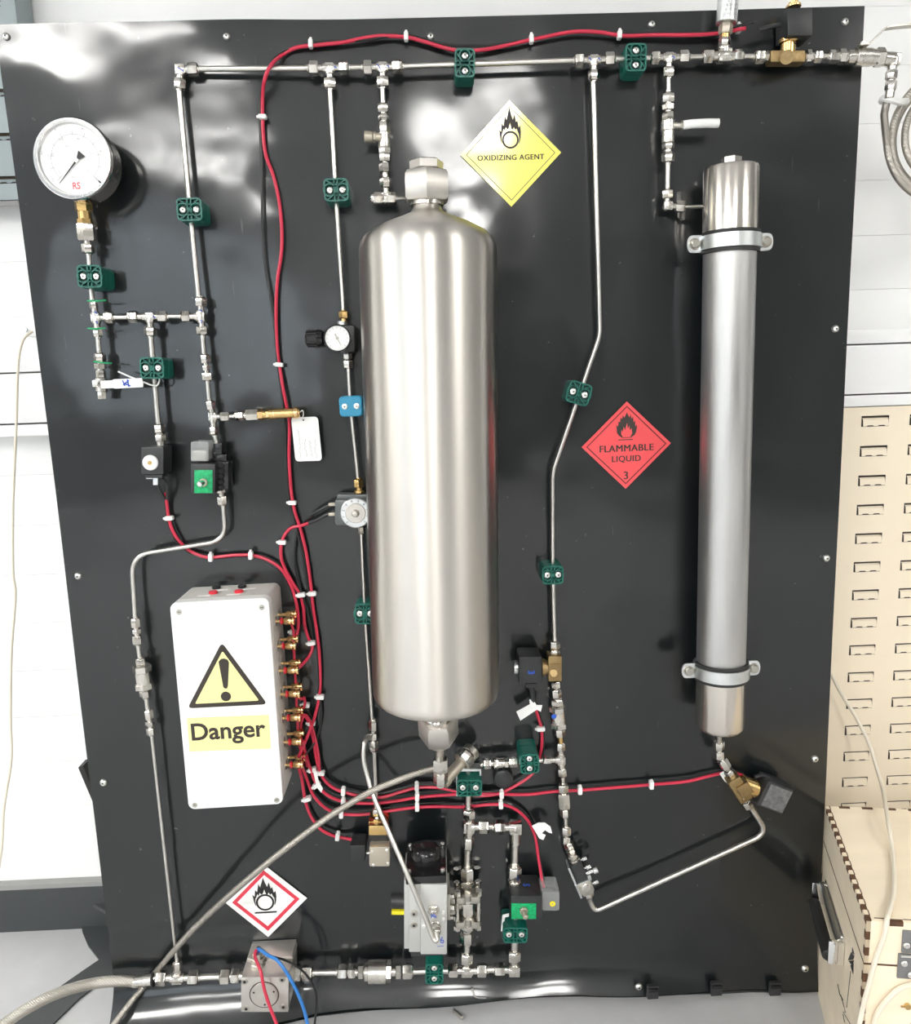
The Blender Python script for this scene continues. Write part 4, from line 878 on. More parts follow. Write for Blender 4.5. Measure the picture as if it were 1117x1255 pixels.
q = MB(); boxpx(q, 664.5, 1100, 684, 1114, .014, .046, .002); q.build('plug_core', 'black', t)
c = P(677.5, 1107.5, .0545); MB().cyl(c, c+e*.001, 3.6*s, 18).build('yellow_dot', 'yellowplastic', t); MB().cyl(c+e*.001, c+e*.0016, 1.1*s, 10).build('dot_screw', 'khaki', t)
tp = P(647, 1098, .058); text('5', Vector((tp.x, -.036, P(647, 1098, .062).z+.0008)), Vector((-.2, -1, 0)).normalized(), Vector((1, -.2, 0)).normalized(), .015, .0004, t, 'blueink', 'ink_mark', bold=.02)
tag(MB().prism([P(x, y, .03) for x, y in ((616, 1121), (624, 1119), (624, 1123), (619, 1124), (617, 1141), (614, 1141))], Vector((0, -.001, 0))).build('flag_label', 'paper', smooth=False), 'thin bent white strip left of the clamp under solenoid 5', 'label')
# solenoid 1 (round eye)
t = thing('solenoid_valve', 'black coil solenoid with round white eye on the left', 'solenoid valve', P(190, 563, .02), 'electric solenoid valves')
q = MB(); boxpx(q, 172.5, 547.5, 200.5, 582, .010, .050, .003); q.build('coil', 'black', t)
c = P(184.5, 567, .051); s = S(184, 567, .05)
MB().lathe(c-e*.002, c+e*.003, [(0, 9.4*s), (.7, 9.4*s), (1, 8.2*s)], 28).build('round_cap', 'white', t); MB().lathe(c+e*.002, c+e*.0042, [(0, 3*s), (1, 2.3*s)], 16).cyl(c+e*.004, c+e*.0046, 1.1*s, 8).build('cap_screw', 'brass', t)
inline('nut pair on top of the round-eyed solenoid', (194.5, 517), (197.5, 546), [(530.5, 519.5, 'nut', 7.2), (530, 534, 'cyl', 5), (532.5, 541, 'hex', 7), (540, 548, 'cyl', 5)])
q = MB(); boxpx(q, 178, 582, 199, 586, .02, .046, .001); q.build('terminal', 'black', t)
q = MB(); boxpx(q, 187.5, 585, 193.5, 594.5, .036, .038, .0006); boxpx(q, 179, 583, 187, 587, .034, .036, .0004); q.build('spade', 'zinc', t)
q = MB().sweep(crom(W3([(192, 588, .03), (196, 600, .024), (203, 612, .018)])), .0017, 8).sweep(crom(W3([(199, 586, .03), (205, 595, .024), (205, 612, .018)])), .0023, 8); q.build('lead', 'black_wire', t)
# solenoid 2 (green face, clear plug)
t = thing('solenoid_valve', 'black coil solenoid with green face and clear plug on the left', 'solenoid valve', P(255, 580, .02), 'electric solenoid valves')
q = MB(); boxpx(q, 233, 568, 264, 605, .008, .056, .004); q.build('coil', 'black', t)
q = MB(); boxpx(q, 238, 576, 260.5, 604.5, .054, .0568, .0008); q.build('green_label', 'pcb', t)
c = P(250, 591, .057); MB().cyl(c, c+e*.005, 5*s, 16, ch=.0008).build('stub_base', 'khaki', t); MB().cyl(c+e*.004, c+e*.014+Vector((-.003, 0, -.001)), 3.6*s, 14, ch=.001).build('chrome_stub', 'chrome', t)
q = MB(); boxpx(q, 233, 541, 256, 566, .014, .052, .004); q.build('clear_plug', 'clear', t)
q = MB(); boxpx(q, 235, 552, 253, 565, .016, .048, .002); q.build('plug_core', 'steel_dull', t)
q = MB(); boxpx(q, 261, 543, 272, 557, .008, .040, .002); boxpx(q, 262, 557, 278, 566, .008, .034, .002); boxpx(q, 262, 566, 280, 600, .006, .036, .002)
for i, y in enumerate((570, 577, 584, 591, 598)): q.hex(P(271, y, .030), P(271, y, .041), 4*s, soft=False); q.hex(P(278, y-3, .018), P(282.5, y-3, .018), 3.4*s, soft=False)
q.build('valve_body', 'black_gloss', t)
inline('nut below the green-faced solenoid on the left', (271, 598), (273, 620), [(599, 604, 'hex', 5.4), (603, 609, 'cyl', 3.6), (608, 619, 'nut', 6)], group=None, name='outlet_nut')
# small brass solenoid under the tank, with lens-like plate
t = thing('solenoid_valve', 'small brass solenoid valve with square four-screw plate below the tank', 'solenoid valve', P(464, 1035, .02), 'electric solenoid valves')
q = MB(); boxpx(q, 452, 1007, 474, 1012, .006, .038, .001); boxpx(q, 452, 1012, 475.5, 1024, .006, .048, .002); q.build('brass_block', 'brass', t)
q = MB(); boxpx(q, 452, 1023, 477, 1038, .006, .046, .002); q.build('dark_block', 'black_gloss', t)
q = MB(); boxpx(q, 452.5, 1038, 478, 1062.5, .010, .062, .003); q.build('square_plate', 'khaki', t)
for x, y in ((456.5, 1042.5), (474.5, 1041.5), (458, 1059.5), (475.5, 1057.5)):
    c = P(x, y, .062); MB().cyl(c, c+e*.0025, 2*s, 12, ch=.0006).build('screw', 'bolt', t)
q = MB(); boxpx(q, 429, 1036, 448, 1056, .008, .044, .003); boxpx(q, 433, 1030.5, 447, 1037, .01, .03, .001); q.build('plug', 'black', t)
MB().cyl(P(447, 1045, .03), P(454, 1045, .03), 2*s, 10).build('plug_screw', 'bolt', t)
inline('stacked small nuts above the small brass solenoid', (461.5, 988), (462.5, 1011), [(999, 990, 'nut', 5.6), (999, 1003, 'cyl', 3), (1001, 1009.5, 'hex', 6.6)])
# dial solenoid
t = thing('dial_valve', 'grey boxed regulating valve with silver numbered dial at the left edge of the tank', 'solenoid valve', P(430, 627, .02))
q = MB(); boxpx(q, 410, 612, 452, 645, .010, .040, .006); boxpx(q, 413, 606, 452, 613, .008, .034, .003); q.build('body', mat('smoky_grey_plastic', (.10, .11, .11), .3), t)
hd = .058; c = P(436, 629, hd); s = S(436, 629, hd)
disc(MB(), c, e, [(-.018, 15*s), (-.005, 17.5*s), (-.001, 18.6*s), (0, 17.6*s)], 40).build('dial', 'zinc', t)
disc(MB(), c, e, [(0, 12.5*s), (.0018, 11.8*s), (.0018, 5*s), (.005, 3.6*s)], 36).build('dial_boss', 'plate', t)
disc(MB(), c, e, [(.004, 3.5*s), (.0105, 3.3*s), (.011, 2.4*s)], 18).build('centre_screw', 'steel_dull', t)
for i in range(10):
    a = math.radians(225-30*i); d_ = X*math.cos(a)+Z*math.sin(a); text(str(i), c+d_*(15.2*s), X*math.sin(a)-Z*math.cos(a), d_, 4.4*s, .0004, t, 'ink', 'dial_number')
for y0, y1 in ((617, 620), (629, 626)):
    MB().box(P(407, y0+1, .03), Vector((4*s, 0, 0)), Vector((0, .003, 0)), Vector((0, 0, 2*s)), .0006).build('spade', 'khaki', t)
MB().sweep(crom(W3([(405, 619, .03), (398, 622, .03), (389, 627, .028), (381, 632, .02)])), .0023, 8).sweep(crom(W3([(407, 629, .03), (400, 631, .03), (391, 636, .028), (379, 641, .02)])), .0028, 8).build('lead', 'black', t)
inline('brass nut on top of the dial valve', (439.5, 584), (441, 606), [(597.5, 586.5, 'nut', 6.2, 'brass'), (597, 601, 'cyl', 4, 'brass', 'neck'), (600, 604.5, 'cyl', 6.8, 'brass', 'flange')], group='brass compression nuts', name='brass_nut')
inline('tiny steel nut under the dial valve', (442.5, 645), (443.5, 656), [(646, 654, 'hex', 3.6)], group=None, name='small_nut')
# pressure regulator
t = thing('pressure_regulator', 'small pressure regulator with white gauge face and black knob', 'regulator', P(424, 414, .02))
q = MB(); boxpx(q, 414, 398, 435.5, 432, .008, .038, .006); q.build('body', 'black', t)
q = MB(); q.cyl(P(420, 398, .024), P(420, 394, .024), 6*S(420, 396), 18); q.build('top_boss', 'zinc', t)
hr = .056; c = P(413.5, 414.5, hr); s = S(413.5, 414.5, hr)
disc(MB(), c, e, [(-.016, 15.5*s), (-.001, 17*s), (.001, 16.6*s), (.001, 15*s), (-.002, 14.8*s)], 40).build('gauge_rim', 'black_gloss', t)
disc(MB(), c, e, [(-.003, 15*s), (-.0005, 15*s)], 36).build('gauge_face', 'white', t)
nd = (X*.42-Z*.9).normalized(); pp = e.cross(nd)
MB().prism([c-nd*6*s+pp*.9*s, c+nd*10*s+pp*.3*s, c+nd*10*s-pp*.3*s, c-nd*6*s-pp*.9*s], e*.0006).cyl(c, c+e*.001, 2*s, 12).build('needle', 'steel_dull', t, smooth=False)
q = MB(); dc = c
for i in range(13):
    a = math.radians(225-22.5*i); d_ = X*math.cos(a)+Z*math.sin(a); q.box(c+d_*(12.4*s)+e*-.0003, d_*(1.2*s), e.cross(d_)*(.22*s), e*.0002)
q.build('scale', 'greyink', t, smooth=False)
kb = MB(); a, b = P(398, 414.5, .026), P(375, 414.5, .026); sk_ = S(386, 414)
kb.lathe(a, b, [(0, 6*sk_), (.1, 9.5*sk_), (.35, 10.8*sk_), (.38, 10*sk_), (.92, 10.2*sk_), (1, 8.5*sk_)], 24); kb.build('knob', 'black_gloss', t)
q = MB()
for k in range(12):
    a_ = 2*math.pi*k/12; o_ = Vector((0, math.cos(a_), math.sin(a_)))*(10.1*sk_); q.sweep([a+(b-a)*.42+o_, b-(b-a)*.1+o_], .0007, 5)
q.build('knob_rib', 'black', t); q = None
inline('brass nut on top of the small regulator', (421.3, 378), (422, 398), [(390.5, 381, 'nut', 6.2, 'brass'), (390, 396, 'cyl', 4.2, 'brass', 'neck')], group='brass compression nuts', name='brass_nut')
inline('nut pair below the small regulator', (425.5, 430), (427, 452), [(430, 434, 'cyl', 4), (432, 440, 'hex', 6), (451, 440.5, 'nut', 6.2)])
# cross under the tank edge
t = fitting('small cross fitting left of the tank bottom', (457.5, 902), [(.0, -1, 7, 20, 5.4), (.05, 1, 6, 18, 6), (-.8, .2, 0, 7, 4.2)], br=4, group=None, name='cross_fitting')
o = MB().sweep(crom(W3([(455, 903, .03), (450, 904, .036), (446.5, 912, .045), (446, 930, .052), (451, 952, .060), (459, 978, .072), (475, 1015, .092), (500, 1073, .118), (520, 1120, .135), (530, 1146, .142), (533.5, 1153, .145), (536, 1150, .142), (535, 1141, .138)]), 8), 3.1*S(480, 1000, .08), 14).build('steel_tube', 'tube')
tag(o, 'bare tube curving down over the hose to the grey actuator', 'pipe', 'bare steel tubes of the pipework')
# ================================================================== ACTUATOR
t = thing('valve_actuator', 'grey aluminium pneumatic valve actuator with black end cap, marked 6', 'actuator', P(521, 1125, .05))
hq = .118
q = MB(); boxpx(q, 515.5, 1084, 548, 1170, .02, hq, .002); q.build('front_body', 'alu', t)
q = MB(); boxpx(q, 501.5, 1082, 515.5, 1167, .025, hq-.006, .0015); q.build('side_body', 'alu', t)
q = MB(); boxpx(q, 495.5, 1079, 502, 1163, .03, hq-.014, .0015); q.build('side_rail', 'alu', t)
tf = P(521, 1079, .08).z
zt1 = P(530, 1084, hq).z; xl, xr = P(498, 1082, hq-.01).x, P(547.5, 1084, hq-.002).x
MB().box(Vector(((xl+xr)/2, -.068, zt1+.006)), Vector(((xr-xl)/2, 0, 0)), Vector((0, .048, 0)), Vector((0, 0, .0065)), .002).build('top_cap', 'black_gloss', t)
zb1 = P(530, 1170, hq).z
MB().box(Vector(((xl+xr)/2, -.066, zb1-.004)), Vector(((xr-xl)/2-.002, 0, 0)), Vector((0, .044, 0)), Vector((0, 0, .005)), .002).build('bottom_cap', 'black', t)
cc = Vector(((xl+xr)/2, -.068, zt1+.012))
MB().lathe(cc, cc+Vector((0, 0, .024)), [(0, .024), (.55, .0235), (.8, .021), (.95, .015), (1, .009)], 32).build('dome', 'black_gloss', t)
for sx in (-1, 1):
    for yy in (-.104, -.036):
        b = Vector((cc.x+sx*((xr-xl)/2-.005), yy, zt1+.012)); MB().cyl(b, b+Vector((0, 0, .005)), .0035, 12, ch=.0008).build('cap_screw', 'bolt', t)
MB().cyl(P(498, 1104, .07), P(479.5, 1104, .07), 9*S(488, 1104, .07), 24, ch=.001).build('indicator_drum', 'black', t)
q = MB(); boxpx(q, 480, 1117, 496, 1121.5, .062, .078, .001); q.build('yellow_bar', 'yellowplastic', t)
s = S(530, 1120, hq)
for x, y in ((507.5, 1119), (507.5, 1133)):
    c = P(x, y, hq-.006); so_ = MB().cyl(c-e*.001, c+e*.003, 4.3*s, 18, ch=.0006).build('port_plug', 'steel_dull', t); MB().cyl(c+e*.003, c+e*.0034, 1.8*s, 6).build('socket', 'ink', so_)
c = P(531.5, 1115, hq); MB().cyl(c, c+e*.004, 7.4*s, 20, ch=.001).hex(c+e*.003, c+e*.012, 6*s).cyl(c+e*.010, c+e*.014, 3.5*s, 14).build('breather_plug', 'steel', t)
q = MB()
for p_ in ([(528, 1121), (533, 1124)], [(529, 1125), (532, 1120), (535, 1125)]): q.sweep(W3([(x, y, hq+.0145) for x, y in p_]), .0007, 5)
q.build('ink_mark', 'blueink', t)
c = P(534, 1134, hq); MB().cyl(c, c+e*.004, 7*s, 20, ch=.001).hex(c+e*.003, c+e*.014, 6.2*s).cyl(c+e*.012, c+e*.02+Vector((0, 0, -.001)), 4*s, 14).build('tube_port', 'steel', t)
MB().hex(P(535.5, 1137, .130), P(535, 1144, .139), 5.4*s).build('port_nut', 'steel', t)
for x, y in ((519.5, 1135), (543.5, 1118), (543.7, 1126)):
    c = P(x, y, hq); MB().cyl(c, c+e*.002, 2.2*s, 12, ch=.0005).build('bolt', 'bolt', t)
text('6', P(542, 1152.5, hq+.0005), X, Z, 13*s, .0003, t, 'blueink', 'ink_mark', bold=.0, sx=.9)
MB().sweep(W3([(536, 1160, hq+.0006), (544, 1159.5, hq+.0006)]), .0004, 4).build('ink_mark', 'blueink', t)
q = MB(); boxpx(q, 548, 1096, 552, 1128, .03, .085, .001); boxpx(q, 551, 1102, 558, 1108, .03, .060, .001); boxpx(q, 551, 1116, 558, 1121, .03, .060, .001); q.cyl(P(548, 1111, .045), P(566, 1111, .034), 4*s, 14); q.build('mounting_bracket', 'steel_dull', t)
for y in (1099, 1113, 1124): MB().hex(P(551, y, .07), P(556, y, .07), 3.2*s, soft=False).build('bracket_nut', 'steel', t)
# ================================================================== FLOW SENSOR
t = thing('flow_sensor', 'machined grey metal flow sensor block on the bottom line with wires on top', 'flow sensor', P(326, 1200, .04))
q = MB(); boxpx(q, 295.5, 1197.5, 353.5, 1240.5, .0, .080, .0012); q.build('block', 'plate', t)
zz = P(325, 1197.5, .08).z
MB().box(Vector((P(324, 1197, .08).x+.001, -.022, zz+.002)), Vector((27*S(324, 1190, .02), 0, 0)), Vector((0, .020, 0)), Vector((0, 0, .003)), .0008).build('top_plate', 'plate', t)
s = S(325, 1219, .08)
for x, y in ((300, 1203), (346, 1200.5), (302, 1236), (347.5, 1234)):
    c = P(x, y, .080); sw_ = MB().cyl(c, c+e*.0012, 4.2*s, 18, ch=.0004).build('screw', 'steel_dull', t); MB().cyl(c+e*.0012, c+e*.0016, 2*s, 6).build('socket', 'ink', sw_)
c = P(324, 1219, .080)
disc(MB(), c, e, [(-.001, 18.2*s), (.0004, 18.2*s)], 40).build('groove', 'gap', t); disc(MB(), c, e, [(0, 17*s), (.0016, 16.4*s)], 40).build('round_cover', 'plate', t)
for a in (20, 160, 270):
    p = c+X*(13*s*math.cos(math.radians(a)))+Z*(13*s*math.sin(math.radians(a))); MB().cyl(p+e*.0014, p+e*.002, 1.3*s, 8).build('cover_screw', 'ink', t)
cn = Vector((P(317, 1190, .05).x, -.05, zz)); MB().cyl(cn, cn+Vector((0, 0, .006)), .0125, 24, ch=.001).hex(cn+Vector((0, 0, .005)), cn+Vector((0, 0, .014)), .012, soft=False).cyl(cn+Vector((0, 0, .013)), cn+Vector((0, 0, .022)), .009, 20, ch=.001).build('connector', 'steel_dull', t)
top = cn+Vector((0, 0, .020))
def wirew(label, pts, r, m, cat='wire', group=None, name='wire', k=7):
    o = MB().sweep(crom(pts, k), r, 8).build(name, m); return tag(o, label, cat, group)
wirew('red wire hanging in front of the flow sensor block', [top, top+Vector((0, -.004, .008)), top+Vector((.001, -.016, .006)), P(319.5, 1190, .095), P(324, 1212, .10), P(331, 1234, .10), P(338, 1252, .105), P(346, 1275, .11)], .0026, 'red_wire', 'wire', 'wires of the flow sensor')
wirew('blue wire arching right from the top of the flow sensor block', [top+Vector((.002, 0, 0)), top+Vector((.004, -.002, .009)), P(329, 1171, .07), P(340, 1177, .075), P(352, 1193, .08), P(364, 1215, .085), P(373, 1238, .09), P(379, 1265, .095)], .0027, 'blue_wire', 'wire', 'wires of the flow sensor')
wirew('thin black wire looping right of the flow sensor block', [top+Vector((.001, .002, 0)), top+Vector((.003, .002, .009)), P(332, 1171.5, .06), P(350, 1177, .06), P(370, 1189, .062), P(384, 1208, .065), P(388, 1228, .07), P(385, 1262, .075)], .0018, 'black_wire', 'wire', 'wires of the flow sensor')
# ================================================================== DANGER BOX
t = thing('control_box', 'grey control box with white front, danger triangle and brass terminals', 'control box', P(280, 860, .0))
hb_ = .088
TL, TR, BL, BR = P(207.5, 740, hb_), P(329.5, 732, hb_), P(231.5, 992, hb_), P(347, 986, hb_)
ex = ((TR-TL)+(BR-BL))/2; ey = ((TL-BL)+(TR-BR))/2; cen = (TL+TR+BL+BR)/4; wx, wz = ex.length/2, ey.length/2; ux, uz = ex/ex.length, ey/ey.length
def rrect(c, hx, hz, r, y, n=5):
    pts = []
    for sx, sz, a0 in ((1, 1, 0), (-1, 1, 90), (-1, -1, 180), (1, -1, 270)):
        for k in range(n+1):
            a = math.radians(a0+90*k/n); pts.append(c+ux*(sx*(hx-r)+r*math.cos(a))+uz*(sz*(hz-r)+r*math.sin(a))+Vector((0, y, 0)))
    return pts
MB().rings([rrect(cen, wx, wz, .010, hb_-.0008), rrect(cen, wx, wz, .010, .020)]).build('enclosure', 'box', t)
MB().rings([rrect(cen, wx-.0012, wz-.0012, .009, .0202), rrect(cen, wx-.0012, wz-.0012, .009, .0182)]).build('gasket', 'black', t)
MB().rings([rrect(cen, wx, wz, .010, .0184), rrect(cen, wx, wz, .010, .0012), rrect(cen, wx-.0012, wz-.0012, .009, 0)]).build('lid', 'boxfront', t)
def bf(u, v, z=0): return cen+ux*(u*wx)+uz*(v*wz)+Vector((0, -z, 0))
for u, v in ((-.82, .915), (.85, .915), (-.86, -.955), (.87, -.955)):
    c = bf(u, v); sc_ = disc(MB(), c, e, [(0, .0042), (.0006, .0042), (.0006, .0036), (.0003, .0034)], 18).build('lid_screw', 'steel_dull', t)
    MB().box(c+e*.0006, X*.002, e*.0002, Z*.0004).build('slot', 'ink', sc_, smooth=False)
def tri(sc_, cy=0.0, r=.0, z=.0004):
    """rounded triangle in box coordinates"""
    pts = []; V = [P(272, 787, hb_), P(328, 863, hb_), P(230, 868, hb_)]; g = (V[0]+V[1]+V[2])/3
    V = [g+(v-g)*sc_ for v in V]
    for i in range(3):
        a, b, c_ = V[i-1], V[i], V[(i+1) % 3]; p = b+(a-b).normalized()*r; q_ = b+(c_-b).normalized()*r
        for k in range(5): f_ = k/4; pts.append(p*(1-f_)**2+b*2*f_*(1-f_)+q_*f_*f_)
    return [p+e*z for p in pts]
MB().prism(tri(1.0, r=.008), e*.0003).build('triangle_border', 'brownink', t, smooth=False)
MB().prism(tri(.80, r=.003, z=.0007), e*.0003).build('triangle_field', 'paleyellow', t, smooth=False)
ex_c = []
for (x, y) in ((268, 811), (271, 807.5), (275, 807), (279, 808.5), (280.8, 812), (279.5, 840), (278.5, 843.5), (276, 844), (273.8, 842)): ex_c.append(P(x, y, hb_+.0012))
MB().prism(ex_c, e*.0003).build('exclamation_mark', 'brownink', t, smooth=False)
c = P(277, 853.5, hb_+.0012); MB().cyl(c, c+e*.0003, 6.2*S(277, 853, hb_), 24).build('exclamation_dot', 'brownink', t)
yl = [P(229, 880, hb_+.0004), P(329.5, 876, hb_+.0004), P(332, 917.5, hb_+.0004), P(232.5, 921, hb_+.0004)]
MB().prism(yl, e*.0003).build('yellow_panel', 'paleyellow', t, smooth=False)
o_ = text('Danger', (P(233, 898.5, hb_+.001)+P(324.5, 893.5, hb_+.001))/2, ux, uz, 1.0, .0, t, 'brownink', 'danger_lettering', bold=.022)
bb = [v.co.x for v in o_.data.vertices]; wid = max(bb)-min(bb); bpy.data.objects.remove(o_)
k_ = (P(324.5, 893.5, hb_)-P(233.5, 898.5, hb_)).length/wid
text('Danger', (P(233, 898.5, hb_+.001)+P(324.5, 893.5, hb_+.001))/2, ux, uz, k_, .0, t, 'brownink', 'danger_lettering', bold=.022)
# buttons on the top face
ztop = lambda x: (bf(0, 1).z+(x-bf(0, 1).x)*ux.z/ux.x)
def topat(x, y):
    d_ = ray(x, y); z0 = bf(0, 1).z
    p = CAM+d_*((z0-CAM.z)/d_.z); z0 = ztop(p.x); p = CAM+d_*((z0-CAM.z)/d_.z); return p
for x, y, m_, l in ((265.5, 721.5, 'black_gloss', 'black socket'), (297, 720.3, 'black_gloss', 'black socket'), (261.5, 727.5, 'red_bright', 'red socket'), (293, 726.3, 'red_bright', 'red socket')):
    c = topat(x, y); MB().cyl(c, c+uz*.004, 5.4*S(x, y, .04), 20, ch=.0008).build('socket', m_, t, label=l)
for x0, y0 in ((250, 730), (286, 728.5), (272, 723), (306, 721.5)):
    c = topat(x0, y0); MB().box(c, ux*(8*S(x0, y0, .05)), Vector((0, .0035, 0)), uz*.0003).build('strip_label', 'paper', t, smooth=False)
# binding posts on the right side
rows = [(752.5, 760.5, 344, 364), (782.8, 791, 346, 366), (812, 821, 348, 369), (841, 850, 350, 371), (870, 879, 352, 372), (898.5, 908.5, 354, 373), (927.5, 936.5, 355, 375)]
TERM = []
for i, (ya, yb, xs, xe) in enumerate(rows):
    for j, (y, hh) in enumerate(((ya, .026), (yb, .050))):
        kx = xe-(0 if j == 0 else 3); b = P(kx, y, hh); xw = bf(1, 0).x+(b.z-bf(1, 0).z)*uz.x/uz.z-.001
        a = Vector((xw, b.y, b.z)); L = b-a; r = 4.3*S(355, y, hh)
        po = MB().lathe(a, b, [(0, .45*r), (.38, .5*r), (.40, .6*r), (.52, 1.05*r), (.84, 1.15*r), (.86, .8*r), (.90, .8*r), (.905, 1.3*r), (1, 1.25*r)], 16).build('binding_post', 'gold', t)
        if j: MB().lathe(a+L*.31, a+L*.38, [(0, 1.0*r), (1, 1.0*r)], 14).cyl(a+L*.28, a+L*.31, 1.0*r, 14).build('red_collar', 'red_bright', po)
        MB().cyl(a, a+L*.05, 1.6*r, 6).build('washer', 'bolt', po); TERM.append(b)
# ================================================================== WIRES
def twin(label, red, black=None, off=(-2.2, -.6), r=2.05, h=.010, rb=None, only=None):
    r_ = r*S(500, 500)
    if only != 'black': wirew('red wire '+label, W3(red, h), r_, 'red_wire', 'wire', 'red wires')
    if only != 'red':
        if black is None: black = [(p[0]+off[0], p[1]+off[1], (p[2] if len(p) > 2 else h)-.003) for p in red]
        wirew('black wire '+label, W3(black, h), (rb or r*.8)*S(500, 500), 'black_wire', 'wire', 'black wires')
twin('running along the board top and down to the control box',
     [(914, 34.5, .03), (906, 36, .024), (890, 39.5, .016), (868, 42, .014), (840, 43, .014), (800, 43), (765, 44), (740, 40), (716, 38.5), (695, 40), (660, 47), (630, 53.5), (600, 60), (570, 62.5), (548, 59.5), (520, 51), (498, 45.5), (470, 44), (450, 46), (420, 52), (392, 55), (365, 58), (348, 66, .012), (333, 79, .034), (325, 96, .034), (322, 120, .014), (322.5, 160), (326, 190), (335, 215), (342, 245), (345.5, 280), (345, 310), (340, 345), (338.5, 385), (340, 425), (343, 450), (348, 480, .014), (352, 500, .012), (355, 520), (354.5, 560), (357, 600), (361, 625), (369, 650), (376, 680), (381, 715), (384, 745), (390, 785), (392.5, 820), (392, 850), (386, 878, .014), (378, 900, .03), (366, 928, .032)],
     [(925, 27, .03), (912, 30, .024), (890, 35, .016), (868, 40, .010), (840, 41, .010), (800, 40.5), (765, 40.5), (740, 39), (716, 38), (695, 40), (660, 46), (630, 52), (600, 55.5), (570, 56), (548, 54.5), (520, 48.5), (498, 43), (470, 45.5), (450, 49), (420, 50), (392, 51.5), (365, 58.5), (348, 64, .012), (335, 74, .026), (326, 92, .030), (319.5, 120, .012), (319, 160), (321, 200), (321.5, 250), (322.5, 290), (325, 325), (331, 360), (336, 395), (340, 440), (346, 485, .010), (350, 520), (351, 560), (353, 600), (358, 625), (364, 650), (371, 680), (377, 715), (382, 745), (388, 785), (391, 820), (392, 850), (394, 880, .01), (390, 900, .012), (384, 913, .016), (374, 925, .026)], rb=1.5)
twin('from the round-eyed solenoid to the control box', [(203.5, 604, .018), (205, 620), (208, 640), (216, 658), (230, 673, .006), (246, 681), (260, 683), (285, 680.5), (308, 680.5), (328, 686), (345, 698), (357, 718), (364, 742, .016), (366, 765, .02), (363, 780, .026), (357, 790, .034)], off=(-1.8, 2.0), rb=1.3)
twin('from the dial valve leads down to the control box', [(381, 640, .02), (370, 644, .012), (357, 647), (349, 656), (345, 668), (345, 684), (351, 700), (360, 716), (368, 729), (372, 745), (374, 768), (379, 784), (383, 793, .014), (378, 806, .022), (364, 821, .038)],
     [(383, 633, .02), (373, 641, .010), (366, 650, .006), (362, 668), (361, 690), (365, 712), (371, 730), (377, 750), (382, 775), (384, 792), (378, 802, .016), (368, 812, .024)], rb=1.5)
# the three-wire bundle along the bottom, and the lower tail
twin('uppermost of the bottom bundle, rising to solenoid 3', [(366, 878, .034), (372, 876, .024), (378, 884, .016), (384, 905, .014), (388, 930, .014), (394, 950), (405, 963), (421, 970.5), (445, 976), (468, 977), (490, 971), (511, 965.5), (535, 965), (560, 970), (585, 975), (610, 973), (628, 965, .012), (645, 955, .012), (656, 944), (661, 930), (664.5, 912), (664, 893), (659, 876, .016), (655, 863, .022)], [(372, 870, .024), (379, 874, .014), (386, 892), (391, 920), (396, 946), (407, 960), (421, 967.5), (445, 972), (468, 972.5), (490, 967), (511, 962), (535, 962.5), (560, 968), (590, 970), (610, 969), (630, 961), (648, 951), (658, 940), (664, 928), (667, 911), (666.5, 893), (661, 876), (657, 863, .018)], rb=1.2)
twin('middle of the bottom bundle, running to the right brass solenoid', [(371, 908, .040), (374, 920, .024), (380, 940), (386, 957), (396, 970), (410, 979), (430, 983.5), (460, 984.5), (490, 981), (511, 977.5), (545, 974.5), (580, 972.5), (620, 973.5), (650, 973.5), (680, 970), (711, 968.5), (750, 965.5), (800, 961.5), (840, 958), (866, 952), (884, 948), (900, 947.5), (912, 951, .02)], off=(-.5, -3.2), rb=1.15)
twin('lowest of the bottom bundle, ending at solenoid 5', [(367, 936, .044), (372, 944, .024), (377, 957), (384, 974), (396, 988), (410, 995.5), (430, 998.5), (455, 997.5), (480, 993.5), (511, 989.5), (540, 988.5), (570, 989, .006), (600, 986, .008), (618, 986.5), (634, 993), (648, 1007), (656, 1025), (660, 1050), (664, 1075, .02), (667, 1088, .03)], off=(1.2, -4.6), rb=1.15)
twin('curving from the terminals to the small brass solenoid', [(366, 940, .034), (370, 955, .016), (374, 980), (381, 1000), (393, 1016), (408, 1024), (424, 1027.5), (436, 1030, .02)], off=(2.4, -1.0), rb=1.3)
wirew('red jumper wire hanging straight down behind the brass terminals', W3([(357, 764, .046), (360, 775, .03), (360.5, 800, .024), (362.5, 835, .024), (364, 870, .024), (366, 905, .024), (370, 925, .02), (372, 942, .014)]), .0021, 'red_wire', 'wire', 'red wires')
wirew('red looped wire between the fourth and fifth terminal pairs', W3([(365, 853, .046), (370, 857, .036), (373, 855, .032), (374, 862, .026), (371, 872, .02), (369, 890, .018), (371, 915, .016), (377, 940, .013)]), .0021, 'red_wire', 'wire', 'red wires')
wirew('red arched wire from the fifth terminal pair into the bundle', W3([(370, 884, .036), (373, 876.5, .034), (378, 880, .028), (384, 895, .018), (390, 922, .016), (392, 945, .014)]), .0021, 'red_wire', 'wire', 'red wires')
wirew('red wire from the lowest terminal pair into the bundle', W3([(371, 928, .036), (376, 931, .028), (380, 940, .02), (385, 952, .014), (392, 966, .012)]), .0021, 'red_wire', 'wire', 'red wires')
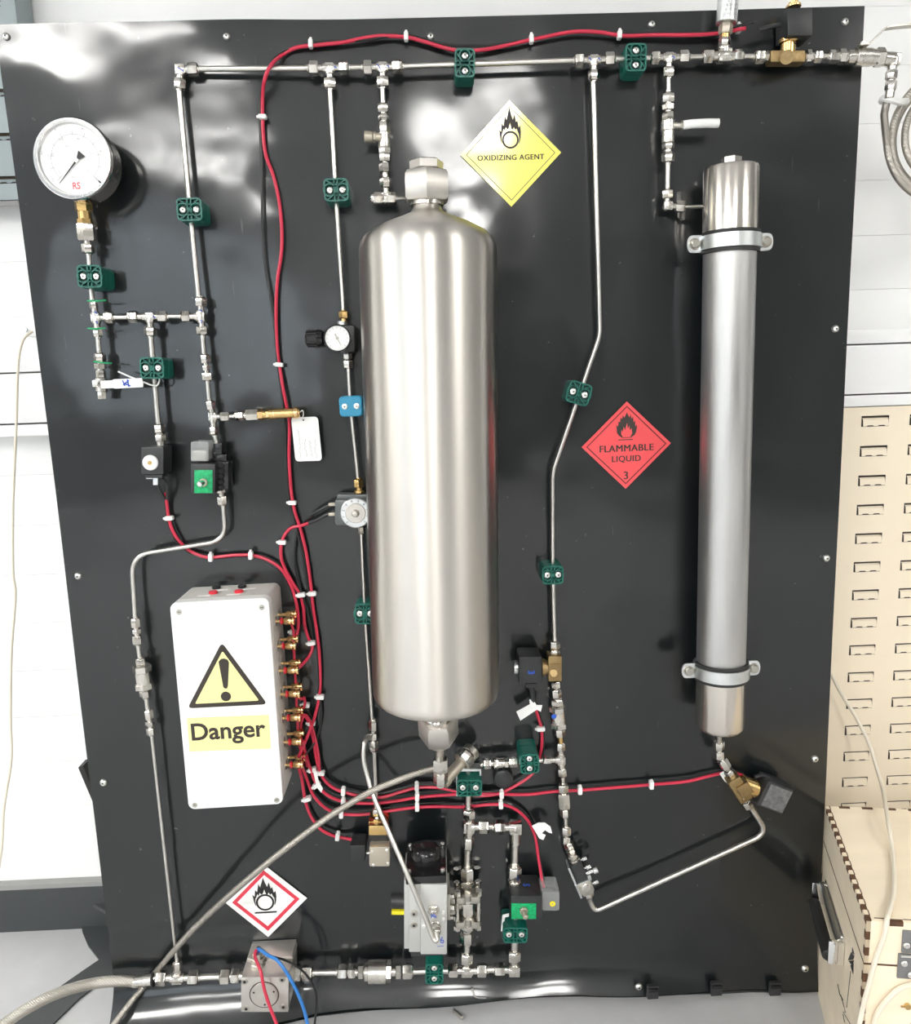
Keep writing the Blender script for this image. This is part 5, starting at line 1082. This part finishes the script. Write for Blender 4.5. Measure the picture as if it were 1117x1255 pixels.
MK = [(381, 54, 90, 'at the left of the top red wire arch'), (498, 45, 90, 'on the top wires left of the first clamp'), (651.5, 48, 88, 'on the top red wire between the clamps'), (759.5, 43, 92, 'on the top red wire above the second clamp'), (905.5, 35, 90, 'beside the pressure transmitter'),
      (322, 143.5, 0, 'on the wires high on the left of the top clamp'), (342.5, 447, 4, 'on the wires level with the blue clamp'), (358.5, 616, 2, 'on the main wires left of the dial valve'), (207.5, 635, -4, 'on the wires just under the round-eyed solenoid'),
      (258.5, 683, 90, 'on the left wires, first right of the S-bent tube'), (307.5, 680.5, 90, 'on the left wires above the control box buttons'), (346, 664.5, 2, 'on the wire bending down from the dial valve'), (369.5, 729, -6, 'left one of two side by side above the terminals'), (383, 727.5, -4, 'right one of two side by side above the terminals'),
      (382, 788, -8, 'right of the second terminal pair'), (360, 774.5, 2, 'just above the second terminal pair'), (392.5, 854, 0, 'on the main wires right of the danger lettering top'), (375, 864, 0, 'right of the fourth terminal pair'), (382, 886, 0, 'where wires cross right of the fifth terminal pair'),
      (383, 943, -14, 'uppermost of the cluster below the terminals'), (393, 947, 5, 'rightmost of the cluster below the terminals'), (388, 962, -35, 'lowest right of the cluster below the terminals'), (376.5, 979, -18, 'lowest of the cluster below the terminals'),
      (421, 969.5, 92, 'upper of three stacked where the bundle turns right'), (421, 982.5, 92, 'middle of three stacked where the bundle turns right'), (418.5, 997, 92, 'lower of three stacked where the bundle turns right'), (511, 963.5, 90, 'upper of three stacked below the tank'), (511.5, 976, 90, 'middle of three stacked below the tank'), (511.5, 988.5, 90, 'lower of three stacked below the tank'),
      (414, 1024.5, 96, 'on the wires left of the small brass solenoid'), (615, 973, 90, 'upper of two under the round black cap'), (614, 985.5, 88, 'lower of two under the round black cap'), (711, 968, 92, 'on the long right-hand wire beside the thin fittings'), (798.5, 961.5, 92, 'on the middle of the long right-hand wire'), (663, 893, -2, 'on the wire dropping from solenoid 3')]
for x, y, ang, l in MK:
    hh = .013; c = P(x, y, hh); s = S(x, y, hh); t = thing('wire_marker', 'white wire marker '+l, 'wire marker', c, 'white markers clipped on the wires')
    ca, sa = math.cos(math.radians(ang)), math.sin(math.radians(ang))
    d_ = (P(x+ca*5, y+sa*5, hh)-c).normalized(); k_ = d_.cross(e).normalized()
    MB().box(c, d_*(5.1*s), k_*(2.7*s), e*.0055, .0022).build('sleeve', 'white', t)
    MB().box(c-d_*(5.6*s)+e*.001, d_*(1.6*s), k_*(1.5*s), e*.002, .001).build('tail', 'white', t)
for x, y, pts, l in ((668, 1018, [(652, 1012), (660, 1008), (668, 1008), (675, 1013), (677, 1021), (673, 1020), (668, 1017), (664, 1021), (669, 1023), (666, 1029), (661, 1027), (657, 1020)], 'curled white label flag on the wire above solenoid 5'),
                     (886, 955, [(882, 948), (887, 945), (893, 956), (893, 961), (888, 957)], 'folded white label flag beside the right brass solenoid'),
                     (390, 958, [(384, 944), (388, 944), (391, 958), (396, 966), (394, 971), (388, 964)], 'long white label sliver inside the wire cluster below the terminals')):
    o = MB().prism([P(px, py, .022) for px, py in pts], Vector((0, -.0012, 0))).build('flag_label', 'paper', smooth=False); tag(o, l, 'label')
# green and white ties
for x0, y0, x1, y1, l in ((107, 368.5, 130, 368, 'upper green tie around the gauge tee'), (107.5, 402.5, 129, 402, 'lower green tie around the gauge tee'), (115, 443, 137, 445, 'green tie above the small drain valve')):
    o = MB().sweep(crom(W3([(x0, y0, .03), ((x0+x1)/2, (y0+y1)/2+.6, .038), (x1, y1, .032)])), .0011, 6).build('green_tie', 'pcb'); tag(o, l, 'cable tie', 'green plastic ties')
o = MB().sweep(crom(W3([(145, 455.5, .03), (160, 462, .036), (178, 469, .036), (186, 472, .034), (193, 472, .032), (196, 464, .030)])), .0012, 6).build('white_tie', 'white'); tag(o, 'thin white cable tie sticking out left of the clamp above the round-eyed solenoid', 'cable tie')
# ================================================================== SIGNS
def sign(name, label, T, R_, B_, L_, m, h=None):
    cx0 = (T[0]+R_[0]+B_[0]+L_[0])/4; cy0 = (T[1]+R_[1]+B_[1]+L_[1])/4
    h = max(hf(*p) for p in (T, R_, B_, L_, (cx0, cy0)))+.0012
    V = [P(*p, h) for p in (T, R_, B_, L_)]; t = thing(name, label, 'sign', sum(V, Vector())/4, 'diamond hazard signs')
    MB().prism(V, Vector((0, -.0009, 0))).build('sheet', m, t, smooth=False)
    c = sum(V, Vector())/4; xx = (V[1]-V[3])/2; zz_ = (V[0]-V[2])/2
    return t, (lambda u, v, z=.0012: c+xx*u+zz_*v+e*z), xx, zz_
def outline(fr, s0, s1, t, m, nm='border'):
    pts0 = [(0, s0), (s0, 0), (0, -s0), (-s0, 0)]; pts1 = [(0, s1), (s1, 0), (0, -s1), (-s1, 0)]
    mb = MB(); vs = [fr(*p, .0011) for p in pts0]+[fr(*p, .0011) for p in pts1]
    mb.add(vs, [(i, (i+1) % 4, (i+1) % 4+4, i+4) for i in range(4)]); mb.build(nm, m, t, smooth=False)
FL = [(0, 1.0), (.07, .86), (.14, .74), (.22, .62), (.27, .76), (.33, .86), (.36, .66), (.40, .52), (.46, .60), (.50, .70), (.55, .46), (.56, .26), (.62, .34), (.68, .42), (.70, .18), (.72, -.02), (.80, .06), (.84, .12), (.84, -.15), (.78, -.42), (.66, -.62)]
def flame(fr, cx, cy, w_, hgt, t, m, ring=True, inner=None):
    R = [(cx+w_*x, cy+hgt*y) for x, y in FL]; Lh = [(cx-w_*x*(1.02 if i % 2 else .96), cy+hgt*(y-(.05 if i in (4, 5, 9, 13) else 0))) for i, (x, y) in enumerate(FL)][::-1]
    if ring:
        rc = (cx, cy-hgt*.50)
        outer = [(-.70, -.72), (-.80, -.40), (-.88, .10), (-.72, -.06), (-.66, .42), (-.52, .26), (-.40, .84), (-.28, .58), (-.04, 1.28), (.10, .86), (.22, .60), (.36, .92), (.46, .46), (.58, .56), (.66, .16), (.80, .28), (.84, -.10), (.80, -.42), (.70, -.72)]
        inner = [(-.66, -.70), (-.70, -.42), (-.68, -.20), (-.62, -.12), (-.52, .12), (-.44, .0), (-.34, .20), (-.22, .06), (-.12, .14), (.0, .44), (.10, .10), (.20, .04), (.30, .20), (.40, .02), (.50, .12), (.58, -.06), (.68, -.20), (.70, -.42), (.66, -.70)]
        n = len(outer); vs = [fr(cx+w_*x, cy+hgt*y, .0014) for x, y in outer+inner]
        MB().add(vs, [(i, i+1, n+i+1, n+i) for i in range(n-1)]).build('flame_symbol', m, t, smooth=False)
        q = MB(); n = 40; ro, ri = w_*.66, w_*.52
        vs = [fr(rc[0]+r*math.cos(2*math.pi*k/n), rc[1]+r*math.sin(2*math.pi*k/n), .0016) for k in range(n) for r in (ro, ri)]
        q.add(vs, [(2*k, 2*k+1, (2*k+3) % (2*n), (2*k+2) % (2*n)) for k in range(n)]); q.build('ring_symbol', m, t, smooth=False)
        return rc, ro
    poly = R+[(cx+w_*.35, cy-hgt*.80), (cx-w_*.35, cy-hgt*.80)]+Lh
    MB().prism([fr(x, y, .0013) for x, y in poly], e*.0002).build('flame_symbol', m, t, smooth=False)
    il = [(-.30, -.76), (-.46, -.52), (-.42, -.20), (-.32, -.36), (-.24, .0), (-.12, -.26), (.02, .26), (.10, -.16), (.22, .06), (.26, -.28), (.40, -.14), (.46, -.50), (.30, -.76)]
    MB().prism([fr(cx+w_*x, cy+hgt*y, .0016) for x, y in il], e*.0002).build('inner_flame', inner, t, smooth=False)
def fit_text(st, fr, u0, u1, v, t, m, bold=.02, nm='lettering'):
    o = text(st, Vector((0, 0, 0)), X, Z, 1, 0, None, m, bold=0, sp=1.08); xs = [q_.co.x for q_ in o.data.vertices]; wd = max(xs)-min(xs); bpy.data.objects.remove(o)
    a, b = fr(u0, v, .0013), fr(u1, v, .0013); d_ = (b-a); k_ = d_.length/wd; d_.normalize(); up = Vector((0, -1, 0)).cross(d_)
    if up.z < 0: up = -up
    text(st, (a+b)/2, d_, up, k_, .0003, t, m, nm, bold=0, sp=1.08, fat=bold)
t, fr, xx, zz_ = sign('hazard_sign', 'yellow diamond sign reading OXIDIZING AGENT above the tank', (624.5, 123), (688, 187), (627, 253.5), (564.5, 190), 'yellow')
outline(fr, .885, .868, t, 'brownink'); flame(fr, 0.0, .43, .25, .34, t, 'brownink'); fit_text('OXIDIZING AGENT', fr, -.66, .66, -.075, t, 'brownink', .022)
t, fr, xx, zz_ = sign('hazard_sign', 'red diamond sign reading FLAMMABLE LIQUID 3 between tank and column', (768.5, 492), (822.5, 543), (767, 599), (713, 548), 'redsign')
outline(fr, .90, .865, t, 'darkredline'); flame(fr, -.0, .43, .27, .32, t, 'brownink', ring=False, inner='redsign')
fit_text('FLAMMABLE', fr, -.60, .60, -.07, t, 'brownink', .026); fit_text('LIQUID', fr, -.32, .32, -.31, t, 'brownink', .022); fit_text('3', fr, -.045, .045, -.70, t, 'brownink', .02)
MB().box(fr(-.02, .13, .0014), xx*.16, e*.0002, zz_*.010).build('base_line', 'brownink', t, smooth=False)
t, fr, xx, zz_ = sign('hazard_sign', 'white diamond sign with red border and flame over circle, bottom left', (322.5, 1058.5), (376.5, 1100.5), (329, 1148), (276.5, 1106), 'paper')
outline(fr, .83, .70, t, 'redline', 'red_border'); rc, ro = flame(fr, -.02, .15, .34, .38, t, 'ink')
MB().box(fr(-.02, rc[1]-ro*.95-.06, .0014), xx*.27, e*.0002, zz_*.020).build('base_line', 'ink', t, smooth=False)
# ================================================================== WOODEN CRATE
zt_ = .348; a_, b_ = PZ(1012, 988, zt_), PZ(1062.5, 1128.5, zt_)
dv = (a_-b_); dv.z = 0; Lc = dv.length; dy = dv.normalized(); dx = Vector((dy.y, -dy.x, 0))
fd = PZ(1117, 1131.5, zt_)-b_; fd.z = 0; dxf = fd.normalized(); Wc = .46
dx = dxf
t = thing('wooden_crate', 'laser-cut plywood crate with dark finger joints right of the board', 'crate', Vector((b_.x, b_.y, 0)))
def cr(u, v, z): return Vector((b_.x, b_.y, 0))+dx*u+dy*v+Vector((0, 0, z))   # u to the right, v to the rear
zl = .283; T_ = .006
def plate(nm, pts, d_, m='wood'): MB().prism(pts, d_).build(nm, m, t, smooth=False)
plate('lid_top', [cr(.001, .001, zt_-T_), cr(Wc, .001, zt_-T_), cr(Wc, Lc, zt_-T_), cr(.001, Lc, zt_-T_)], Vector((0, 0, T_)))
plate('lid_side', [cr(0, 0, zl+.0016), cr(0, Lc, zl+.0016), cr(0, Lc, zt_-.0005), cr(0, 0, zt_-.0005)], dx*T_)
plate('lid_front', [cr(0, 0, zl+.0016), cr(Wc, 0, zl+.0016), cr(Wc, 0, zt_-.0005), cr(0, 0, zt_-.0005)], dy*T_)
plate('lid_right_side', [cr(Wc-T_, 0, zl+.0016), cr(Wc-T_, Lc, zl+.0016), cr(Wc-T_, Lc, zt_-.0005), cr(Wc-T_, 0, zt_-.0005)], dx*T_)
plate('back', [cr(0, Lc-T_, 0), cr(Wc, Lc-T_, 0), cr(Wc, Lc-T_, zt_-.001), cr(0, Lc-T_, zt_-.001)], dy*(T_-.001))
plate('side', [cr(0, 0, 0), cr(0, Lc, 0), cr(0, Lc, zl-.0012), cr(0, 0, zl-.0012)], dx*T_)
plate('right_side', [cr(Wc-T_, 0, 0), cr(Wc-T_, Lc, 0), cr(Wc-T_, Lc, zl-.0012), cr(Wc-T_, 0, zl-.0012)], dx*T_)
plate('front', [cr(0, 0, 0), cr(Wc, 0, 0), cr(Wc, 0, zl-.0012), cr(0, 0, zl-.0012)], dy*T_)
plate('base', [cr(.005, .005, .004), cr(Wc-.005, .005, .004), cr(Wc-.005, Lc-.005, .004), cr(.005, Lc-.005, .004)], Vector((0, 0, T_)))
plate('seam_shade_fill', [cr(.002, .002, zl-.004), cr(Wc-.002, .002, zl-.004), cr(Wc-.002, Lc-.002, zl-.004), cr(.002, Lc-.002, zl-.004)], Vector((0, 0, .009)), 'burnt_and_seam_shade')  # dark sheet standing in for the shade inside the lid gap
fg = None
def finger(c, hx_, hy_, hz_):
    global fg
    MB().box(c, dx*hx_, dy*hy_, Vector((0, 0, hz_))).build('finger_joint', 'burnt_and_seam_shade', t, smooth=False)
n = 13; st = Lc/n
for k in range(n):
    v = st*(k+.28); finger(cr(.0030, v, zt_-.0025), .0036, st*.25, .0031)
    # the gap line between fingers, seen as a thin dark edge
    finger(cr(.0066, v+st*.5, zt_-.0008), .0007, st*.26, .0012)
for k in range(12):
    u = .012+.0365*k; finger(cr(u+.026, .0026, zt_-.0025), .0086, .0031, .0031); finger(cr(u+.008, .0066, zt_-.0008), .0090, .0007, .0012)
for k in range(2): finger(cr(.0026, .003, zl+.019+.024*k), .0030, .0034, .0060)
for k in range(11): finger(cr(.0026, .003, zl-.021-.0245*k), .0032, .0034, .0064)
for k in range(12): finger(cr(.030+.0365*k, Lc-.0026, zt_-.0025), .0086, .0031, .0031)
plate('seam_shade_strip', [cr(-.0002, 0, zl-.0012), cr(-.0002, Lc, zl-.0012), cr(-.0002, Lc, zl+.0012), cr(-.0002, 0, zl+.0012)], dx*.003, 'burnt_and_seam_shade')  # dark strip painting the lid gap's shade along the side
plate('seam_shade_strip', [cr(0, -.0002, zl-.0011), cr(Wc, -.0002, zl-.0011), cr(Wc, -.0002, zl+.0011), cr(0, -.0002, zl+.0011)], dy*.003, 'burnt_and_seam_shade')  # the same painted gap shade across the front
# latch plates
nrm = (dx.cross(Vector((0, 0, 1)))).normalized()
if nrm.y > 0: nrm = -nrm
def onfront(x, y):
    d_ = ray(x, y); k_ = (b_-CAM).dot(nrm)/d_.dot(nrm); return CAM+d_*k_
def quadf(nm, x0, y0, x1, y1, m, th):
    A_, B_, C_ = onfront(x0, y1), onfront(x1, y1), onfront(x0, y0); w__ = (B_-A_).dot(dx); hz = C_.z-A_.z
    return MB().box(A_+dx*(w__/2)+Vector((0, 0, hz/2))+nrm*th/2, dx*(w__/2), nrm*(th/2), Vector((0, 0, hz/2)), .0006)
quadf('p', 1104.5, 1139, 1150, 1166, '', .003).build('latch_plate', 'greyplate', t); quadf('p', 1099, 1167.5, 1150, 1197, '', .003).build('latch_plate', 'greyplate', t)
for x, y in ((1110, 1156), (1107, 1178), (1115, 1192)):
    c = onfront(x, y)+nrm*.003; MB().cyl(c, c+nrm*.0035, .0042, 14, ch=.001).build('screw', 'bolt', t)
p0, p1 = onfront(1103, 1169.5)+nrm*.004, onfront(1150, 1171)+nrm*.004; MB().cyl(p0, p1, .0016, 10).build('hinge_pin', 'bolt', t)
# handle on the left side, in side-face coordinates
def onside(x, y, out=0.0):
    nl = Vector((0, 0, 1)).cross(dy).normalized()
    if nl.x > 0: nl = -nl
    d_ = ray(x, y); k_ = (b_-CAM).dot(nl)/d_.dot(nl); return CAM+d_*k_+nl*out
nl = Vector((0, 0, 1)).cross(dy).normalized(); nl = -nl if nl.x > 0 else nl
ht_ = thing('chest_handle', 'chrome and black spring handle on the left side of the crate', 'handle', onside(1020, 1130))
pa, pb, pc, pd = onside(1014, 1083), onside(1036.5, 1150), onside(1031, 1172), onside(1006, 1093)
up_ = Vector((0, 0, 1)); along = (pb-pa); along.z = 0; Lh_ = along.length; along.normalize(); zc_ = (pa.z+pb.z)/2
cc = (pa+pb)/2+up_*(-.012)
q = MB().box(cc+nl*.0015, along*(Lh_/2), nl*.0015, up_*.016, .001); q.build('back_plate', 'chrome', ht_)
MB().cyl(cc-along*(Lh_/2)+nl*.006+up_*.006, cc+along*(Lh_/2)+nl*.006+up_*.006, .0065, 16, ch=.001).build('spring_barrel', 'steel_dull', ht_)
for sgn in (-1, 1):
    q = MB().box(cc+along*(sgn*(Lh_/2+.0))+nl*.012-up_*.010, along*.0035, nl*.011, up_*.019, .0015); q.build('arm', 'chrome', ht_)
MB().cyl(cc-along*(Lh_/2-.006)+nl*.020-up_*.024, cc+along*(Lh_/2-.006)+nl*.020-up_*.024, .0095, 18, ch=.003).build('grip', 'rubber', ht_)
MB().ball(cc-along*(Lh_/2-.008)+nl*.004+up_*.010, .004, 10, 6).ball(cc+along*(Lh_/2-.008)+nl*.004+up_*.010, .004, 10, 6).build('rivet', 'bolt', ht_)
q = MB()
for pl_ in ([(1045.5, 1161), (1048, 1170), (1045, 1168)], [(1044, 1167), (1048, 1172), (1046.5, 1176), (1040, 1177)], [(1041, 1178), (1047.5, 1177), (1046, 1183), (1043, 1181)], [(1043, 1183), (1047, 1181), (1046.5, 1194), (1044, 1187)]):
    q.prism([onside(x, y, .0003) for x, y in pl_], nl*.0003)
q.sweep([onside(1043.5, 1190, .0005), onside(1038.5, 1235, .0005)], .0004, 4); q.build('triangle_emblem', 'ink', t, smooth=False)
q = MB()
for pl_ in ([(1027.5, 1206), (1030, 1219), (1033, 1224), (1032, 1222), (1035, 1233), (1037, 1241), (1034, 1240), (1038, 1247), (1043, 1255)], [(1034, 1243), (1036, 1253)], [(1031, 1219), (1034, 1226)]): q.sweep([onside(x, y, .0005) for x, y in pl_], .0005, 4)
q.build('pen_scribble', 'ink', t, smooth=False)
# cream cables at the right
def ontop(x, y, o=.0045): return PZ(x, y, zt_+o)
wirew('cream cable looping from the wall over the crate and down its front', [P(1006, 800, -.17), P(1015, 817, -.165), P(1030, 847, -.155), P(1050, 880, -.14), P(1066, 912, -.12), P(1074, 938, -.10), P(1082, 965, -.06), ontop(1088, 1000, .02), ontop(1094, 1040, .006), ontop(1096.5, 1075), ontop(1095, 1100), ontop(1088, 1125, .005), onfront(1081, 1142)+nrm*.008, onfront(1072, 1170)+nrm*.006, onfront(1064, 1200)+nrm*.006, onfront(1056, 1230)+nrm*.006, onfront(1049, 1262)+nrm*.006], .0034, 'cable', 'cable', None, 'cream_cable', 10)
wirew('second cream cable curving on the front of the crate in the bottom right corner', [onfront(1140, 1200)+nrm*.006, onfront(1117, 1202)+nrm*.006, onfront(1100, 1208)+nrm*.006, onfront(1085, 1222)+nrm*.006, onfront(1073, 1240)+nrm*.006, onfront(1068, 1262)+nrm*.006, onfront(1066, 1285)+nrm*.006], .0034, 'cable', 'cable', None, 'cream_cable', 10)
c = onfront(1112, 1232); tag(MB().cyl(c, c+nrm*.004, .004, 12).box(c+dx*-.004+nrm*.003, dx*.005, nrm*.0006, Vector((0, 0, .0012))).build('brass_hook', 'brass'), 'tiny brass hook on the crate front inside the cable loop', 'hook')
for o in bpy.data.objects:
    if '_o' in o: del o['_o']
